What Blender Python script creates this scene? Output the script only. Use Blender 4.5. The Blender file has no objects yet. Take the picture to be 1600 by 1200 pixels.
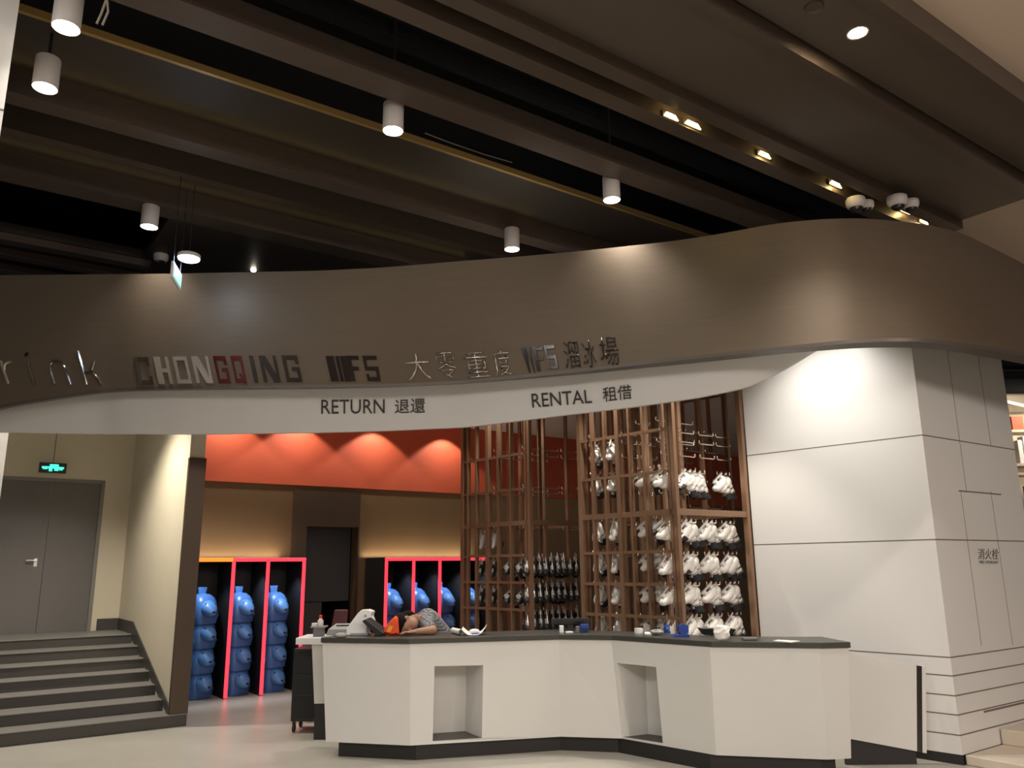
import bpy, math, random
from mathutils import Vector, Matrix
random.seed(7)
SC = bpy.context.scene
COL = SC.collection
V3 = Vector
# ------------------------------------------------------------------ camera
FPX = 1250.0
PITCH, ROLL, EYE = math.radians(12.84), math.radians(0.6), 1.65
_f = V3((0, math.cos(PITCH), math.sin(PITCH)))
_u = V3((0, -math.sin(PITCH), math.cos(PITCH)))
_r = V3((1, 0, 0))
_r2 = _r * math.cos(ROLL) - _u * math.sin(ROLL)
_u2 = _u * math.cos(ROLL) + _r * math.sin(ROLL)
CAM = V3((0, 0, EYE))
cd = bpy.data.cameras.new('camera')
cd.sensor_width = 36.0
cd.lens = 36.0 * FPX / 1600.0
cd.clip_start, cd.clip_end = 0.05, 200
cam = bpy.data.objects.new('camera', cd)
COL.objects.link(cam)
m = Matrix((_r2, _u2, -_f)).transposed().to_4x4()
m.translation = CAM
cam.matrix_world = m
SC.camera = cam
# ------------------------------------------------------------------ world, exposure, large lights
SC.view_settings.view_transform = 'Standard'
SC.view_settings.look = 'None'
SC.view_settings.exposure = 1.5
SC.view_settings.gamma = 1.0
SC.view_settings.use_curve_mapping = False
w = bpy.data.worlds.new('dim_mall_air')
SC.world = w
w.use_nodes = True
w.node_tree.nodes['Background'].inputs[0].default_value = (1.0, 0.94, 0.89, 1)
w.node_tree.nodes['Background'].inputs[1].default_value = 0.03


def light(name, kind, loc, energy, color=(1, .86, .7), target=None, parent=None, **kw):
    d = bpy.data.lights.new(name, kind)
    d.energy = energy
    d.color = color
    for k, val in kw.items():
        setattr(d, k, val)
    o = bpy.data.objects.new(name, d)
    COL.objects.link(o)
    o.location = loc
    if target is not None:
        o.rotation_euler = (V3(target) - V3(loc)).to_track_quat('-Z', 'Y').to_euler()
    if parent:
        o.parent = parent
        o.location = V3(loc) - world_loc(parent)
    return o


AZ = math.radians(54.5)
UX = V3((math.sin(AZ), math.cos(AZ), 0))      # building axis to the right and away
VX = V3((-UX.y, UX.x, 0))                      # building axis to the left and away
ZX = V3((0, 0, 1))


def P(pu, pv, z=0.0):
    return UX * pu + VX * pv + ZX * z


# unseen area lights added as mall fill, behind and beside the camera
light('mall_fill_light', 'AREA', (1.5, -3.0, 5.2), 190, (1, .95, .89), (1.5, -2.5, 0), shape='RECTANGLE', size=5, size_y=3)
light('mall_fill_light', 'AREA', (8.0, -2.0, 5.2), 190, (1, .86, .78), (6.5, 1.0, 0), shape='RECTANGLE', size=3, size_y=3)
light('mall_fill_light', 'AREA', (-4.0, 1.5, 5.2), 70, (1, .96, .90), (-3.6, 2.5, 0), shape='RECTANGLE', size=3, size_y=2)


# ------------------------------------------------------------------ helpers
def ray(x, y):
    return _f + _r2 * ((x - 800) / FPX) + _u2 * ((600 - y) / FPX)


def atz(x, y, z):
    d = ray(x, y)
    return CAM + d * ((z - EYE) / d.z)


def aty(x, y, Y):
    d = ray(x, y)
    return CAM + d * (Y / d.y)


def atp(x, y, p, n):
    d = ray(x, y)
    return CAM + d * ((V3(p) - CAM).dot(n) / d.dot(n))


def proj(p):
    q = V3(p) - CAM
    z = q.dot(_f)
    return 800 + FPX * q.dot(_r2) / z, 600 - FPX * q.dot(_u2) / z


def lerp(a, b, t):
    return a + (b - a) * t


def interp(x, pts):
    if x <= pts[0][0]:
        (x0, y0), (x1, y1) = pts[0], pts[1]
    elif x >= pts[-1][0]:
        (x0, y0), (x1, y1) = pts[-2], pts[-1]
    else:
        for i in range(len(pts) - 1):
            if pts[i][0] <= x <= pts[i + 1][0]:
                (x0, y0), (x1, y1) = pts[i], pts[i + 1]
                break
    return y0 + (y1 - y0) * (x - x0) / (x1 - x0)


class MB:
    def __init__(s):
        s.v, s.f = [], []

    def add(s, verts, faces):
        o = len(s.v)
        s.v += [V3(p) for p in verts]
        s.f += [tuple(i + o for i in f) for f in faces]
        return s

    def box(s, c, dx, dy, dz, ax=None, ay=None, az=None):
        ax, ay, az = ax or V3((1, 0, 0)), ay or V3((0, 1, 0)), az or ZX
        c = V3(c)
        vs = [c + ax * (sx * dx / 2) + ay * (sy * dy / 2) + az * (sz * dz / 2)
              for sz in (-1, 1) for sx, sy in ((-1, -1), (1, -1), (1, 1), (-1, 1))]
        return s.add(vs, [(3, 2, 1, 0), (4, 5, 6, 7), (0, 1, 5, 4), (1, 2, 6, 5), (2, 3, 7, 6), (3, 0, 4, 7)])

    def ubox(s, u0, u1, v0, v1, z0, z1):
        return s.box(P((u0 + u1) / 2, (v0 + v1) / 2, (z0 + z1) / 2), abs(u1 - u0), abs(v1 - v0), abs(z1 - z0), UX, VX)

    def prism(s, poly, z0, z1):
        n = len(poly)
        a = [V3((p[0], p[1], z0)) for p in poly]
        b = [V3((p[0], p[1], z1)) for p in poly]
        return s.add(a + b, [tuple(range(n))[::-1], tuple(range(n, 2 * n))] + [(i, (i + 1) % n, n + (i + 1) % n, n + i) for i in range(n)])

    def extrude(s, poly, d):
        n = len(poly)
        a = [V3(p) for p in poly]
        b = [p + V3(d) for p in a]
        return s.add(a + b, [tuple(range(n))[::-1], tuple(range(n, 2 * n))] + [(i, (i + 1) % n, n + (i + 1) % n, n + i) for i in range(n)])

    def loft(s, rings, cap=True, closed=True):
        n = len(rings[0])
        vs = [p for r in rings for p in r]
        fs = []
        for k in range(len(rings) - 1):
            for i in range(n if closed else n - 1):
                j = (i + 1) % n
                fs.append((k * n + i, k * n + j, (k + 1) * n + j, (k + 1) * n + i))
        if cap:
            fs.append(tuple(range(n))[::-1])
            fs.append(tuple(range((len(rings) - 1) * n, len(rings) * n)))
        return s.add(vs, fs)

    def tube(s, pts, r, n=8, cap=True):
        pts = [V3(p) for p in pts]
        rs = r if isinstance(r, (list, tuple)) else [r] * len(pts)
        rings = []
        ref = None
        for i, p in enumerate(pts):
            t = (pts[min(i + 1, len(pts) - 1)] - pts[max(i - 1, 0)]).normalized()
            if ref is None:
                ref = t.orthogonal().normalized()
            ref = (ref - t * ref.dot(t)).normalized()
            b = t.cross(ref)
            rings.append([p + (ref * math.cos(2 * math.pi * k / n) + b * math.sin(2 * math.pi * k / n)) * rs[i] for k in range(n)])
        return s.loft(rings, cap)

    def lathe(s, prof, c=(0, 0, 0), n=24, axis=None, cap=True):
        c = V3(c)
        az = (axis or ZX).normalized()
        ax = az.orthogonal().normalized()
        ay = az.cross(ax)
        rings = [[c + az * z + (ax * math.cos(2 * math.pi * k / n) + ay * math.sin(2 * math.pi * k / n)) * r for k in range(n)] for r, z in prof]
        return s.loft(rings, cap)

    def ball(s, c, rx, ry, rz, n=16, m=10, ax=None, ay=None, az=None):
        ax, ay, az = ax or V3((1, 0, 0)), ay or V3((0, 1, 0)), az or ZX
        c = V3(c)
        rings = []
        for k in range(m + 1):
            t = -math.pi / 2 + math.pi * (k + .02) / (m + .04)
            rings.append([c + az * (rz * math.sin(t)) + ax * (rx * math.cos(t) * math.cos(2 * math.pi * i / n)) + ay * (ry * math.cos(t) * math.sin(2 * math.pi * i / n)) for i in range(n)])
        return s.loft(rings)


def world_loc(o):
    p = V3((0, 0, 0))
    while o:
        p = p + o.location
        o = o.parent
    return p


def tag(o, label=None, cat=None, group=None, kind=None):
    for k, val in (('label', label), ('category', cat), ('group', group), ('kind', kind)):
        if val:
            o[k] = val
    return o


def empty(name, loc, label, cat, group=None):
    o = bpy.data.objects.new(name, None)
    o.empty_display_size = .1
    COL.objects.link(o)
    o.location = loc
    return tag(o, label, cat, group)


def build(name, mb, mat, parent=None, smooth=False, bevel=0, seg=2, subsurf=0, local=False):
    off = world_loc(parent) if (parent and not local) else V3((0, 0, 0))
    me = bpy.data.meshes.new(name)
    me.from_pydata([tuple(p - off) for p in mb.v], [], mb.f)
    me.validate()
    import bmesh
    bm = bmesh.new()
    bm.from_mesh(me)
    bmesh.ops.recalc_face_normals(bm, faces=bm.faces)
    bm.to_mesh(me)
    bm.free()
    me.materials.append(mat)
    if smooth:
        me.polygons.foreach_set('use_smooth', [True] * len(me.polygons))
        try:
            me.set_sharp_from_angle(angle=math.radians(50))
        except Exception:
            pass
    o = bpy.data.objects.new(name, me)
    COL.objects.link(o)
    if parent:
        o.parent = parent
    if bevel:
        b = o.modifiers.new('bevel', 'BEVEL')
        b.width = bevel
        b.segments = seg
        b.limit_method = 'ANGLE'
    if subsurf:
        b = o.modifiers.new('smooth', 'SUBSURF')
        b.levels = b.render_levels = subsurf
    return o


def single(name, mb, mat, label, cat, group=None, **kw):
    return tag(build(name, mb, mat, **kw), label, cat, group)


def struct(name, mb, mat, parent=None, label=None, **kw):
    o = build(name, mb, mat, parent, **kw)
    if not parent:
        o['kind'] = 'structure'
        if label:
            o['label'] = label
    return o


def kids(o):
    return [c for c in o.children]


def copy_tree(o, parent=None):
    c = o.copy()
    COL.objects.link(c)
    if parent:
        c.parent = parent
    for ch in kids(o):
        copy_tree(ch, c)
    return c


# ------------------------------------------------------------------ materials
def mat(name, col, rough=.5, metal=0.0, emit=None, es=0, bump=0, bscale=40, var=0, vscale=6, spec=None, stretch=None):
    mt = bpy.data.materials.new(name)
    mt.use_nodes = True
    nt = mt.node_tree
    b = nt.nodes['Principled BSDF']
    b.inputs['Base Color'].default_value = (*col, 1)
    b.inputs['Roughness'].default_value = rough
    b.inputs['Metallic'].default_value = metal
    if spec is not None:
        b.inputs['Specular IOR Level'].default_value = spec
    if emit:
        b.inputs['Emission Color'].default_value = (*emit, 1)
        b.inputs['Emission Strength'].default_value = es
    if bump or var:
        tc = nt.nodes.new('ShaderNodeTexCoord')
        src = tc.outputs['Object']
        if stretch:
            mp = nt.nodes.new('ShaderNodeMapping')
            mp.inputs['Scale'].default_value = stretch
            nt.links.new(src, mp.inputs[0])
            src = mp.outputs[0]
    if var:
        nz = nt.nodes.new('ShaderNodeTexNoise')
        nz.inputs['Scale'].default_value = vscale
        nz.inputs['Detail'].default_value = 6
        nt.links.new(src, nz.inputs['Vector'])
        mx = nt.nodes.new('ShaderNodeMix')
        mx.data_type = 'RGBA'
        mx.inputs[6].default_value = (*[c * (1 - var) for c in col], 1)
        mx.inputs[7].default_value = (*[min(1, c * (1 + var)) for c in col], 1)
        nt.links.new(nz.outputs[0], mx.inputs[0])
        nt.links.new(mx.outputs[2], b.inputs['Base Color'])
    if bump:
        nz = nt.nodes.new('ShaderNodeTexNoise')
        nz.inputs['Scale'].default_value = bscale
        nz.inputs['Detail'].default_value = 4
        nt.links.new(src, nz.inputs['Vector'])
        bp = nt.nodes.new('ShaderNodeBump')
        bp.inputs['Strength'].default_value = bump
        bp.inputs['Distance'].default_value = .01
        nt.links.new(nz.outputs[0], bp.inputs['Height'])
        nt.links.new(bp.outputs[0], b.inputs['Normal'])
    return mt


M = dict(
    white=mat('white_lacquer', (.64, .63, .60), .38, var=.03, vscale=2),
    panel=mat('white_wall_panel', (.68, .665, .64), .32, var=.02, vscale=1.5),
    band=mat('white_painted_board', (.62, .61, .595), .6, var=.02),
    cream=mat('cream_paint', (.62, .55, .42), .7, bump=.05, var=.03),
    groove=mat('panel_joint', (.16, .13, .11), .8),
    granite=mat('dark_granite', (.045, .045, .038), .35, var=.55, vscale=160),
    lit_granite_tread=mat('lit_granite_tread', (.20, .19, .175), .45, var=.45, vscale=140),  # lighter copy of the step granite; light from above put into the colour
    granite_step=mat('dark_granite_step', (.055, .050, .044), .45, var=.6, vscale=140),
    plinth=mat('black_plinth', (.016, .014, .013), .5, var=.4, vscale=90),
    floor=mat('polished_stone_floor', (.40, .38, .33), .34, var=.14, vscale=3, bump=.02, bscale=30),
    tan=mat('tan_ceiling_paint', (.60, .48, .38), .7),
    beam=mat('dark_brown_metal', (.102, .075, .058), .42, .35, var=.12, vscale=4, stretch=(.3, 6, 6)),
    beam2=mat('brown_ceiling_plate', (.044, .034, .026), .5, .3, var=.10, vscale=3),
    beam3=mat('wide_plate_bounce_lit', (.105, .082, .064), .5, .2, var=.08, vscale=2),  # lighter copy of the plate brown; bounced light put into its colour
    void=mat('black_painted_slab', (.006, .006, .007), .9),
    goldlit=mat('goldlit_edge_strip', (.42, .28, .10), .4, .6),  # panel lip; gold of the cove light put into its colour
    fascia=mat('brushed_bronze_fascia', (.135, .103, .072), .50, .45, var=.10, vscale=2.5, bump=.03, bscale=120, stretch=(1, 1, 12)),
    fascia_lip=mat('fascia_lip', (.10, .085, .07), .4, .4),
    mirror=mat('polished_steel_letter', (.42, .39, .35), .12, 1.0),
    mirror_dark=mat('dark_reflection_and_edge', (.022, .016, .014), .15, .2),  # dark reflection put into the letter colour; plain dark on the gate edge
    reflect_red=mat('red_reflection_letter', (.10, .012, .012), .2, .4),  # red reflection in the mirror finish put into the colour
    reflect_white=mat('pale_reflection_letter', (.50, .44, .36), .25, .6),  # pale reflection in the mirror finish put into the colour
    ink=mat('dark_brown_letter', (.030, .024, .020), .5),
    greyink=mat('grey_lettering', (.10, .085, .08), .6),
    bronze=mat('bronze_wall_panel', (.22, .14, .075), .42, .5, var=.16, vscale=1.3, stretch=(1, 1, .25)),
    bronze_dark=mat('dark_bronze_cladding', (.085, .056, .036), .45, .4, var=.1, vscale=2),
    orange=mat('orange_paint', (.60, .105, .045), .6, var=.03),
    door=mat('grey_steel_door', (.135, .125, .118), .5, var=.05),
    door_frame=mat('grey_door_frame', (.20, .185, .17), .5),
    dark_door=mat('dark_grey_board', (.045, .044, .044), .6),
    black=mat('matt_black', (.008, .008, .009), .6),
    plastic=mat('black_plastic', (.014, .014, .016), .35),
    rack=mat('bronze_rack_metal', (.28, .165, .10), .36, .5, var=.12, vscale=5),
    rod=mat('bright_steel_rod', (.72, .64, .54), .22, 1.0),
    steel=mat('steel', (.55, .54, .52), .3, 1.0),
    neon=mat('red_neon', (.9, .05, .06), .4, emit=(1.0, .035, .06), es=.62),
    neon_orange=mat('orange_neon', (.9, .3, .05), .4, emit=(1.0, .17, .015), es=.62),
    blue=mat('blue_moulded_plastic', (.055, .155, .42), .36, var=.04),
    blue_face=mat('lit_blue_face', (.085, .24, .58), .34),  # lighter copy of the moulded blue; overhead light put into the head colour
    lampw=mat('white_lamp_housing', (.60, .56, .54), .45),
    glow=mat('lamp_diffuser', (1, .95, .85), .5, emit=(1, .90, .74), es=9),
    glow_cold=mat('cold_lamp_diffuser', (.9, .95, 1), .5, emit=(.55, .70, 1), es=14),
    glow_yellow=mat('warm_light_pool', (1, .85, .4), .5, emit=(1, .80, .36), es=4.2),
    green=mat('green_exit_glow', (.05, .8, .35), .5, emit=(.03, 1.0, .34), es=1.1),
    green_pale=mat('pale_green_sign', (.25, .55, .36), .4, emit=(.35, .8, .5), es=.18),
    sk_white=mat('white_boot_shell', (.76, .73, .68), .35),
    sk_black=mat('black_boot_shell', (.016, .015, .015), .35),
    sk_trim=mat('pale_boot_trim', (.60, .58, .54), .35),
    liner=mat('black_boot_liner', (.010, .010, .011), .7),
    paper=mat('white_paper', (.78, .76, .73), .7),
    grey=mat('grey_plastic', (.16, .155, .15), .5),
    greylt=mat('light_grey_plastic', (.30, .30, .29), .5),
    bright=mat('bright_white_plastic', (.82, .82, .82), .35),
    redbag=mat('red_orange_bag', (.85, .09, .02), .4, var=.35, vscale=14),
    maroon=mat('maroon_leather', (.09, .018, .022), .5),
    navy=mat('blue_plastic', (.012, .05, .28), .35),
    skin=mat('skin', (.33, .175, .11), .55),
    hair=mat('black_hair', (.006, .005, .005), .8, spec=.15, bump=.3, bscale=120),
    trouser=mat('dark_trousers', (.02, .02, .026), .8),
    red=mat('red_cap', (.7, .03, .02), .4),
    clear=mat('milky_bottle', (.7, .68, .66), .3),
    screen=mat('dark_screen', (.01, .011, .013), .2),
    duct=mat('black_duct', (.007, .007, .008), .9, spec=.2),
    wire=mat('pale_cable', (.30, .26, .20), .6),
    shop_white=mat('shop_white', (.7, .62, .5), .6),
    stone_step=mat('beige_stone', (.60, .52, .42), .5, var=.05),
)


def checked(name):
    mt = mat(name, (.1, .1, .11), .85)
    nt = mt.node_tree
    tc = nt.nodes.new('ShaderNodeTexCoord')
    ck = nt.nodes.new('ShaderNodeTexChecker')
    ck.inputs['Scale'].default_value = 62
    ck.inputs[1].default_value = (.30, .30, .31, 1)
    ck.inputs[2].default_value = (.022, .022, .030, 1)
    nt.links.new(tc.outputs['Object'], ck.inputs[0])
    nt.links.new(ck.outputs[0], nt.nodes['Principled BSDF'].inputs['Base Color'])
    return mt


M['check'] = checked('checked_cotton')

# ------------------------------------------------------------------ key planes
KZ = .08
K = atz(1504, 1180, KZ); K.z = 0                      # near corner of the white column
NK = V3((math.sin(math.radians(47)), math.cos(math.radians(47)), 0))   # normal of its left face
WX = V3((-NK.y, NK.x, 0))                             # direction along that face (left, away)
E0 = atp(1174, 800, K, NK); E0.z = 0                  # far end of that face

# ------------------------------------------------------------------ floor, outer shell
struct('floor', MB().box((2, 6, -.05), 34, 34, .1), M['floor'])
struct('wall_behind', MB().box((0, -7, 3), 30, .2, 6), M['tan'])
UEND = atz(1556, 326, 5.3).dot(UX)
# tan mall ceiling (camera side and beyond the end of the brown ceiling)
mb = MB()
mb.ubox(-14, 14, -12, 2.27, 5.40, 5.55)
mb.ubox(UEND + .02, 14, 2.27, 9, 5.40, 5.55)
struct('ceiling_mall', mb, M['tan'])
struct('ceiling_slab', MB().ubox(-14, UEND + .02, 2.27, 16, 6.6, 6.8), M['void'])
struct('wall_void', MB().ubox(UEND, UEND + .02, 2.4, 16, 5.31, 6.6).ubox(-14, UEND, 16, 16.1, 4.0, 6.6), M['void'])


def beam(parts, label, name='ceiling_beam', cat='ceiling beam', u0=-9.0, u1=None):
    u1 = UEND if u1 is None else u1
    root = empty(name, P(0, parts[0][1], parts[0][3]), label, cat, 'parallel ceiling beams')
    for (nm, v0, v1, z0, z1, m_) in parts:
        build(nm, MB().ubox(u0, u1, v0, v1, z0, z1), M[m_], root)
    return root


beam([('plate', 2.36, 2.88, 5.30, 5.36, 'beam3'), ('edge_lip', 2.27, 2.36, 5.20, 5.40, 'beam')],
     'wide brown ceiling plate holding the recessed round downlight, next to the tan ceiling')
beam([('strip', 2.90, 2.99, 5.18, 5.40, 'beam')], 'narrow brown strip between the two widest brown ceiling plates')
beam([('plate', 3.07, 3.84, 5.30, 5.36, 'beam3'), ('edge_lip', 3.77, 3.905, 5.20, 5.46, 'beam')],
     'widest brown ceiling plate, beside the slot of small yellow light pools')
beam([('box', 4.05, 4.2, 5.20, 5.44, 'beam')], 'brown ceiling beam on the far side of the yellow light slot, with dome cameras')
beam([('box', 4.83, 5.08, 5.20, 5.37, 'beam')], 'brown beam between the black void and the brass edged panel')
beam([('plate', 5.86, 6.60, 5.42, 5.48, 'beam2'), ('goldlit_strip', 5.825, 5.86, 5.40, 5.455, 'goldlit')],
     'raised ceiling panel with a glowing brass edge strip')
beam([('box', 6.60, 6.80, 5.20, 5.75, 'beam')], 'brown beam just behind the brass edged panel')
beam([('box', 7.58, 7.70, 5.38, 5.62, 'beam'), ('ledge', 7.70, 8.04, 5.42, 5.48, 'beam2')],
     'thin ceiling beam with a ledge, two back from the brass strip')
UH = atz(268, 334, 5.22).dot(UX)
beam([('box', 8.04, 8.32, 5.20, 5.72, 'beam')], 'rearmost long beam, its end carrying a short cylinder lamp')
mb = MB()
mb.ubox(UH, UEND, 8.32, 9.62, 5.20, 5.30)
mb.ubox(-9, UEND, 9.62, 15.5, 5.20, 5.30)
struct('ceiling_back', mb, M['beam2'])
for k, vv in enumerate((9.66, 10.15, 10.7)):
    beam([('strip', vv, vv + .16, 5.12, 5.20, 'beam')],
         'low ceiling strip at far left, %s of three behind the black opening' % ('front', 'middle', 'rear')[k], u1=UH + .1)

# ducts and hanger rods in the black void
for k, (vv, zz, rr) in enumerate(((5.35, 6.0, .10), (4.5, 6.35, .12))):
    single('duct_pipe', MB().tube([P(-9, vv, zz), P(UEND - .3, vv, zz)], rr, 12), M['duct'],
           ('thin black pipe', 'thick black duct')[k] + ' running in the dark ceiling void', 'pipe')
c0, c1 = aty(152, -8, 4.25), aty(150, 38, 4.1)
root = empty('cable_loop', aty(160, 0, 4.2), 'pale cable ends dangling from the ceiling at upper left', 'cable')
build('strand', MB().tube([aty(164, -60, 4.2), aty(166, 0, 4.2), aty(158, 22, 4.2), aty(151, 37, 4.2)], .007), M['wire'], root)
build('strand', MB().tube([aty(160, -60, 4.2), aty(168, 6, 4.2), aty(169, 18, 4.2), aty(160, 39, 4.2)], .007), M['wire'], root)
single('wire', MB().tube([atz(664, 208, 5.6), atz(700, 222, 5.58), atz(752, 240, 5.6), atz(800, 254, 5.62)], .006), M['wire'],
       'thin pale wire sagging beyond the middle cylinder lamp', 'wire')


# ------------------------------------------------------------------ cylinder lamps
def make_lamp(r=.082, h=.235):
    root = empty('cylinder_lamp', (0, 0, 0), 'x', 'lamp', 'white cylinder ceiling lamps')
    build('housing', MB().lathe([(r * .90, .012), (r * .97, 0), (r, .004), (r, h - .004), (r * .97, h), (.012, h)], n=32), M['lampw'], root, smooth=True, local=True)
    build('diffuser', MB().lathe([(r * .9, .004), (r * .5, .002), (.001, .002)], n=32), M['glow'], root, smooth=True, local=True)
    build('stem', MB().lathe([(.012, h), (.012, h + .02)], n=8), M['black'], root, local=True)
    return root


LAMPS = [((103, 44), 4.98, 6.6, 'frontmost white cylinder lamp at top left, cut by the frame edge'),
         ((70, 138), 4.98, 5.42, 'white cylinder lamp at far left, just below the frontmost one'),
         ((614, 205), 5.02, 6.6, 'white cylinder lamp hanging over the middle of the brass strip'),
         ((956, 313), 5.02, 6.6, 'white cylinder lamp farthest right, above the RENTAL sign'),
         ((800, 390), 4.98, 5.2, 'small white cylinder lamp just above the fascia centre'),
         ((233, 355), 4.98, 5.2, 'small white cylinder lamp at left beside the black ceiling opening')]
proto = make_lamp()
LAMP_E = 26
for i, (px, z, zt, lab) in enumerate(LAMPS):
    o = proto if i == 0 else copy_tree(proto)
    p = atz(px[0], px[1], z)
    o.location = p
    o['label'] = lab
    for ch in o.children:
        if ch.name.startswith('stem'):
            me = ch.data.copy()
            ch.data = me
            for vt in me.vertices:
                if vt.co.z > .245:
                    vt.co.z = zt - z + .002
    light('lamp_bulb', 'SPOT', p - V3((0, 0, .01)), (6 if i == 5 else LAMP_E), (1, .92, .82), p - V3((0, 0, 3)), parent=o, spot_size=math.radians(105), spot_blend=.8, shadow_soft_size=.07)

# recessed round downlight and detector ring in the wide plate
p = atz(1340, 51, 5.30)
root = empty('recessed_downlight', p, 'round recessed downlight in the brown plate at upper right', 'downlight')
build('trim_ring', MB().lathe([(.062, -.004), (.074, -.006), (.074, .01), (.06, .01)], p, 32, cap=False), M['lampw'], root, smooth=True)
build('diffuser', MB().lathe([(.0625, -.002), (.001, -.002)], p, 32), M['glow'], root)
light('downlight_bulb', 'SPOT', p - V3((0, 0, .02)), 90, (1, .92, .82), p - V3((0, 0, 3)), parent=root, spot_size=math.radians(110), spot_blend=.7, shadow_soft_size=.06)
p = atz(1272, 10, 5.30)
single('smoke_detector', MB().lathe([(.05, 0), (.062, -.012), (.066, 0)], p, 28), M['beam'], 'round brown detector ring on the ceiling near the recessed downlight', 'detector', smooth=True)

# yellow light pools on the beam side, built as small glowing bars
for k, (x, y, s) in enumerate([(1046, 183, .16), (1080, 196, .19), (1192, 243, .17), (1303, 289, .19), (1411, 330, .20), (1441, 347, .16)]):
    p = atp(x, y, P(0, 4.05, 5.2), VX) - VX * .012
    root = empty('slot_light_pool', p, '%s small glowing bar standing for a yellow light pool in the ceiling slot, counted from the left' % ('first', 'second', 'third', 'fourth', 'fifth', 'sixth')[k], 'light', 'yellow slot light pools')
    build('housing', MB().box(p + VX * .004 + ZX * .0, s + .02, .012, .05, UX, VX), M['beam'], root)
    build('lens', MB().extrude([p - UX * s * .5 - ZX * .018 - VX * .004, p + UX * s * .5 - ZX * .018 - VX * .004, p + UX * s * .30 + ZX * .02 - VX * .004, p - UX * s * .34 + ZX * .02 - VX * .004], -VX * .008), M['glow_yellow'], root)
    light('slot_pool_glow', 'POINT', p - VX * .05 - ZX * .02, .5, (1, .75, .3), parent=root, shadow_soft_size=.02)


# LED coves that warm the raised panels
light('cove_strip', 'AREA', P(-2, 6.57, 5.36), .32, (1, .72, .22), P(-2, 6.3, 5.6), shape='RECTANGLE', size=14, size_y=.02)
light('cove_strip', 'AREA', P(-2, 5.55, 5.44), .3, (1, .72, .25), P(-2, 5.9, 5.44), shape='RECTANGLE', size=14, size_y=.02)
light('cove_strip', 'AREA', P(-2, 8.01, 5.36), .28, (1, .72, .22), P(-2, 7.8, 5.6), shape='RECTANGLE', size=14, size_y=.02)


# ------------------------------------------------------------------ dome cameras
def make_dome():
    root = empty('dome_camera', (0, 0, 0), 'x', 'security camera', 'dome security cameras')
    r = .075
    build('housing', MB().lathe([(.03, .0), (r, 0), (r * 1.04, -.02), (r, -.05), (r * .8, -.075), (r * .72, -.08), (r * .66, -.072)], n=28), M['lampw'], root, smooth=True, local=True)
    build('dome_window', MB().ball((0, 0, -.07), r * .7, r * .7, r * .62, 20, 10), M['plastic'], root, smooth=True, local=True)
    build('lens', MB().ball((-.01, -.042, -.088), .014, .014, .014, 10, 8), M['grey'], root, smooth=True, local=True)
    return root


dome = make_dome()
for i, (x, y, zt, lab, sc) in enumerate([(1336, 311, 5.2, 'left dome camera of the left pair on the ceiling beam at right', 1.25), (1353, 316, 5.2, 'right dome camera of the left pair on the ceiling beam', .95),
                                         (1401, 308, 5.2, 'left dome camera of the right pair on the ceiling beam', 1.25), (1422, 314, 5.2, 'right dome camera of the right pair on the ceiling beam', 1.05),
                                         (252, 398, 5.2, 'single white dome camera beside the bluish emergency light at left', 1.05)]):
    o = dome if i == 0 else copy_tree(dome)
    o.location = atz(x, y, zt)
    o.scale = (sc, sc, sc)
    o['label'] = lab

# bluish emergency lamp and hanging exit sign at upper left
p = atz(295, 405, 4.46)
root = empty('emergency_lamp', p, 'bluish white round emergency lamp hanging before the fascia top at left', 'lamp')
build('body', MB().lathe([(.085, .0), (.102, .01), (.102, .04), (.09, .05)], p, 32), M['lampw'], root, smooth=True)
build('diffuser', MB().lathe([(.092, -.004), (.07, -.014), (.001, -.018)], p, 32), M['glow_cold'], root, smooth=True)
build('stem', MB().tube([p + ZX * .05, V3((p.x, p.y, 5.2))],   .004, 6), M['plastic'], root)
light('emergency_bulb', 'POINT', p - ZX * .07, 1.6, (.6, .75, 1), parent=root, shadow_soft_size=.1)
q = aty(275, 431, 6.9)
root = empty('hanging_exit_sign', q, 'small green and white exit sign hanging edge-on at the fascia top', 'exit sign')
sd = (V3((.30, .95, 0))).normalized()
a0, a1 = aty(267, 438, 6.75), aty(283, 424, 7.10)
sd = V3((a1.x - a0.x, a1.y - a0.y, 0)); L = sd.length; sd.normalize()
c = (a0 + a1) / 2
build('board', MB().box(c, L, .02, .15, sd, ZX.cross(sd)), M['lampw'], root)
nrm = ZX.cross(sd)
if nrm.dot(CAM - c) < 0:
    nrm = -nrm
build('green_panel', MB().box(c + nrm * .012, L - .04, .006, .12, sd, nrm), M['green_pale'], root)
for s_ in (-.4, .4):
    b = c + sd * (L * s_)
    build('hanger_rod', MB().tube([b + ZX * .07, V3((b.x, b.y, 5.2))], .004, 6), M['plastic'], root)
p = atz(396, 421, 5.2)
single('ceiling_sensor', MB().lathe([(.03, 0), (.03, -.02), (.015, -.03), (.001, -.032)], p, 16), M['glow'], 'tiny bright ceiling light just above the fascia at left', 'light', smooth=True)
p = atz(1450, 339, 5.3)
single('ceiling_sensor', MB().lathe([(.018, 0), (.018, -.012), (.001, -.02)], p, 12), M['glow'], 'tiny bright spot light right of the dome cameras', 'light', smooth=True)

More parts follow.
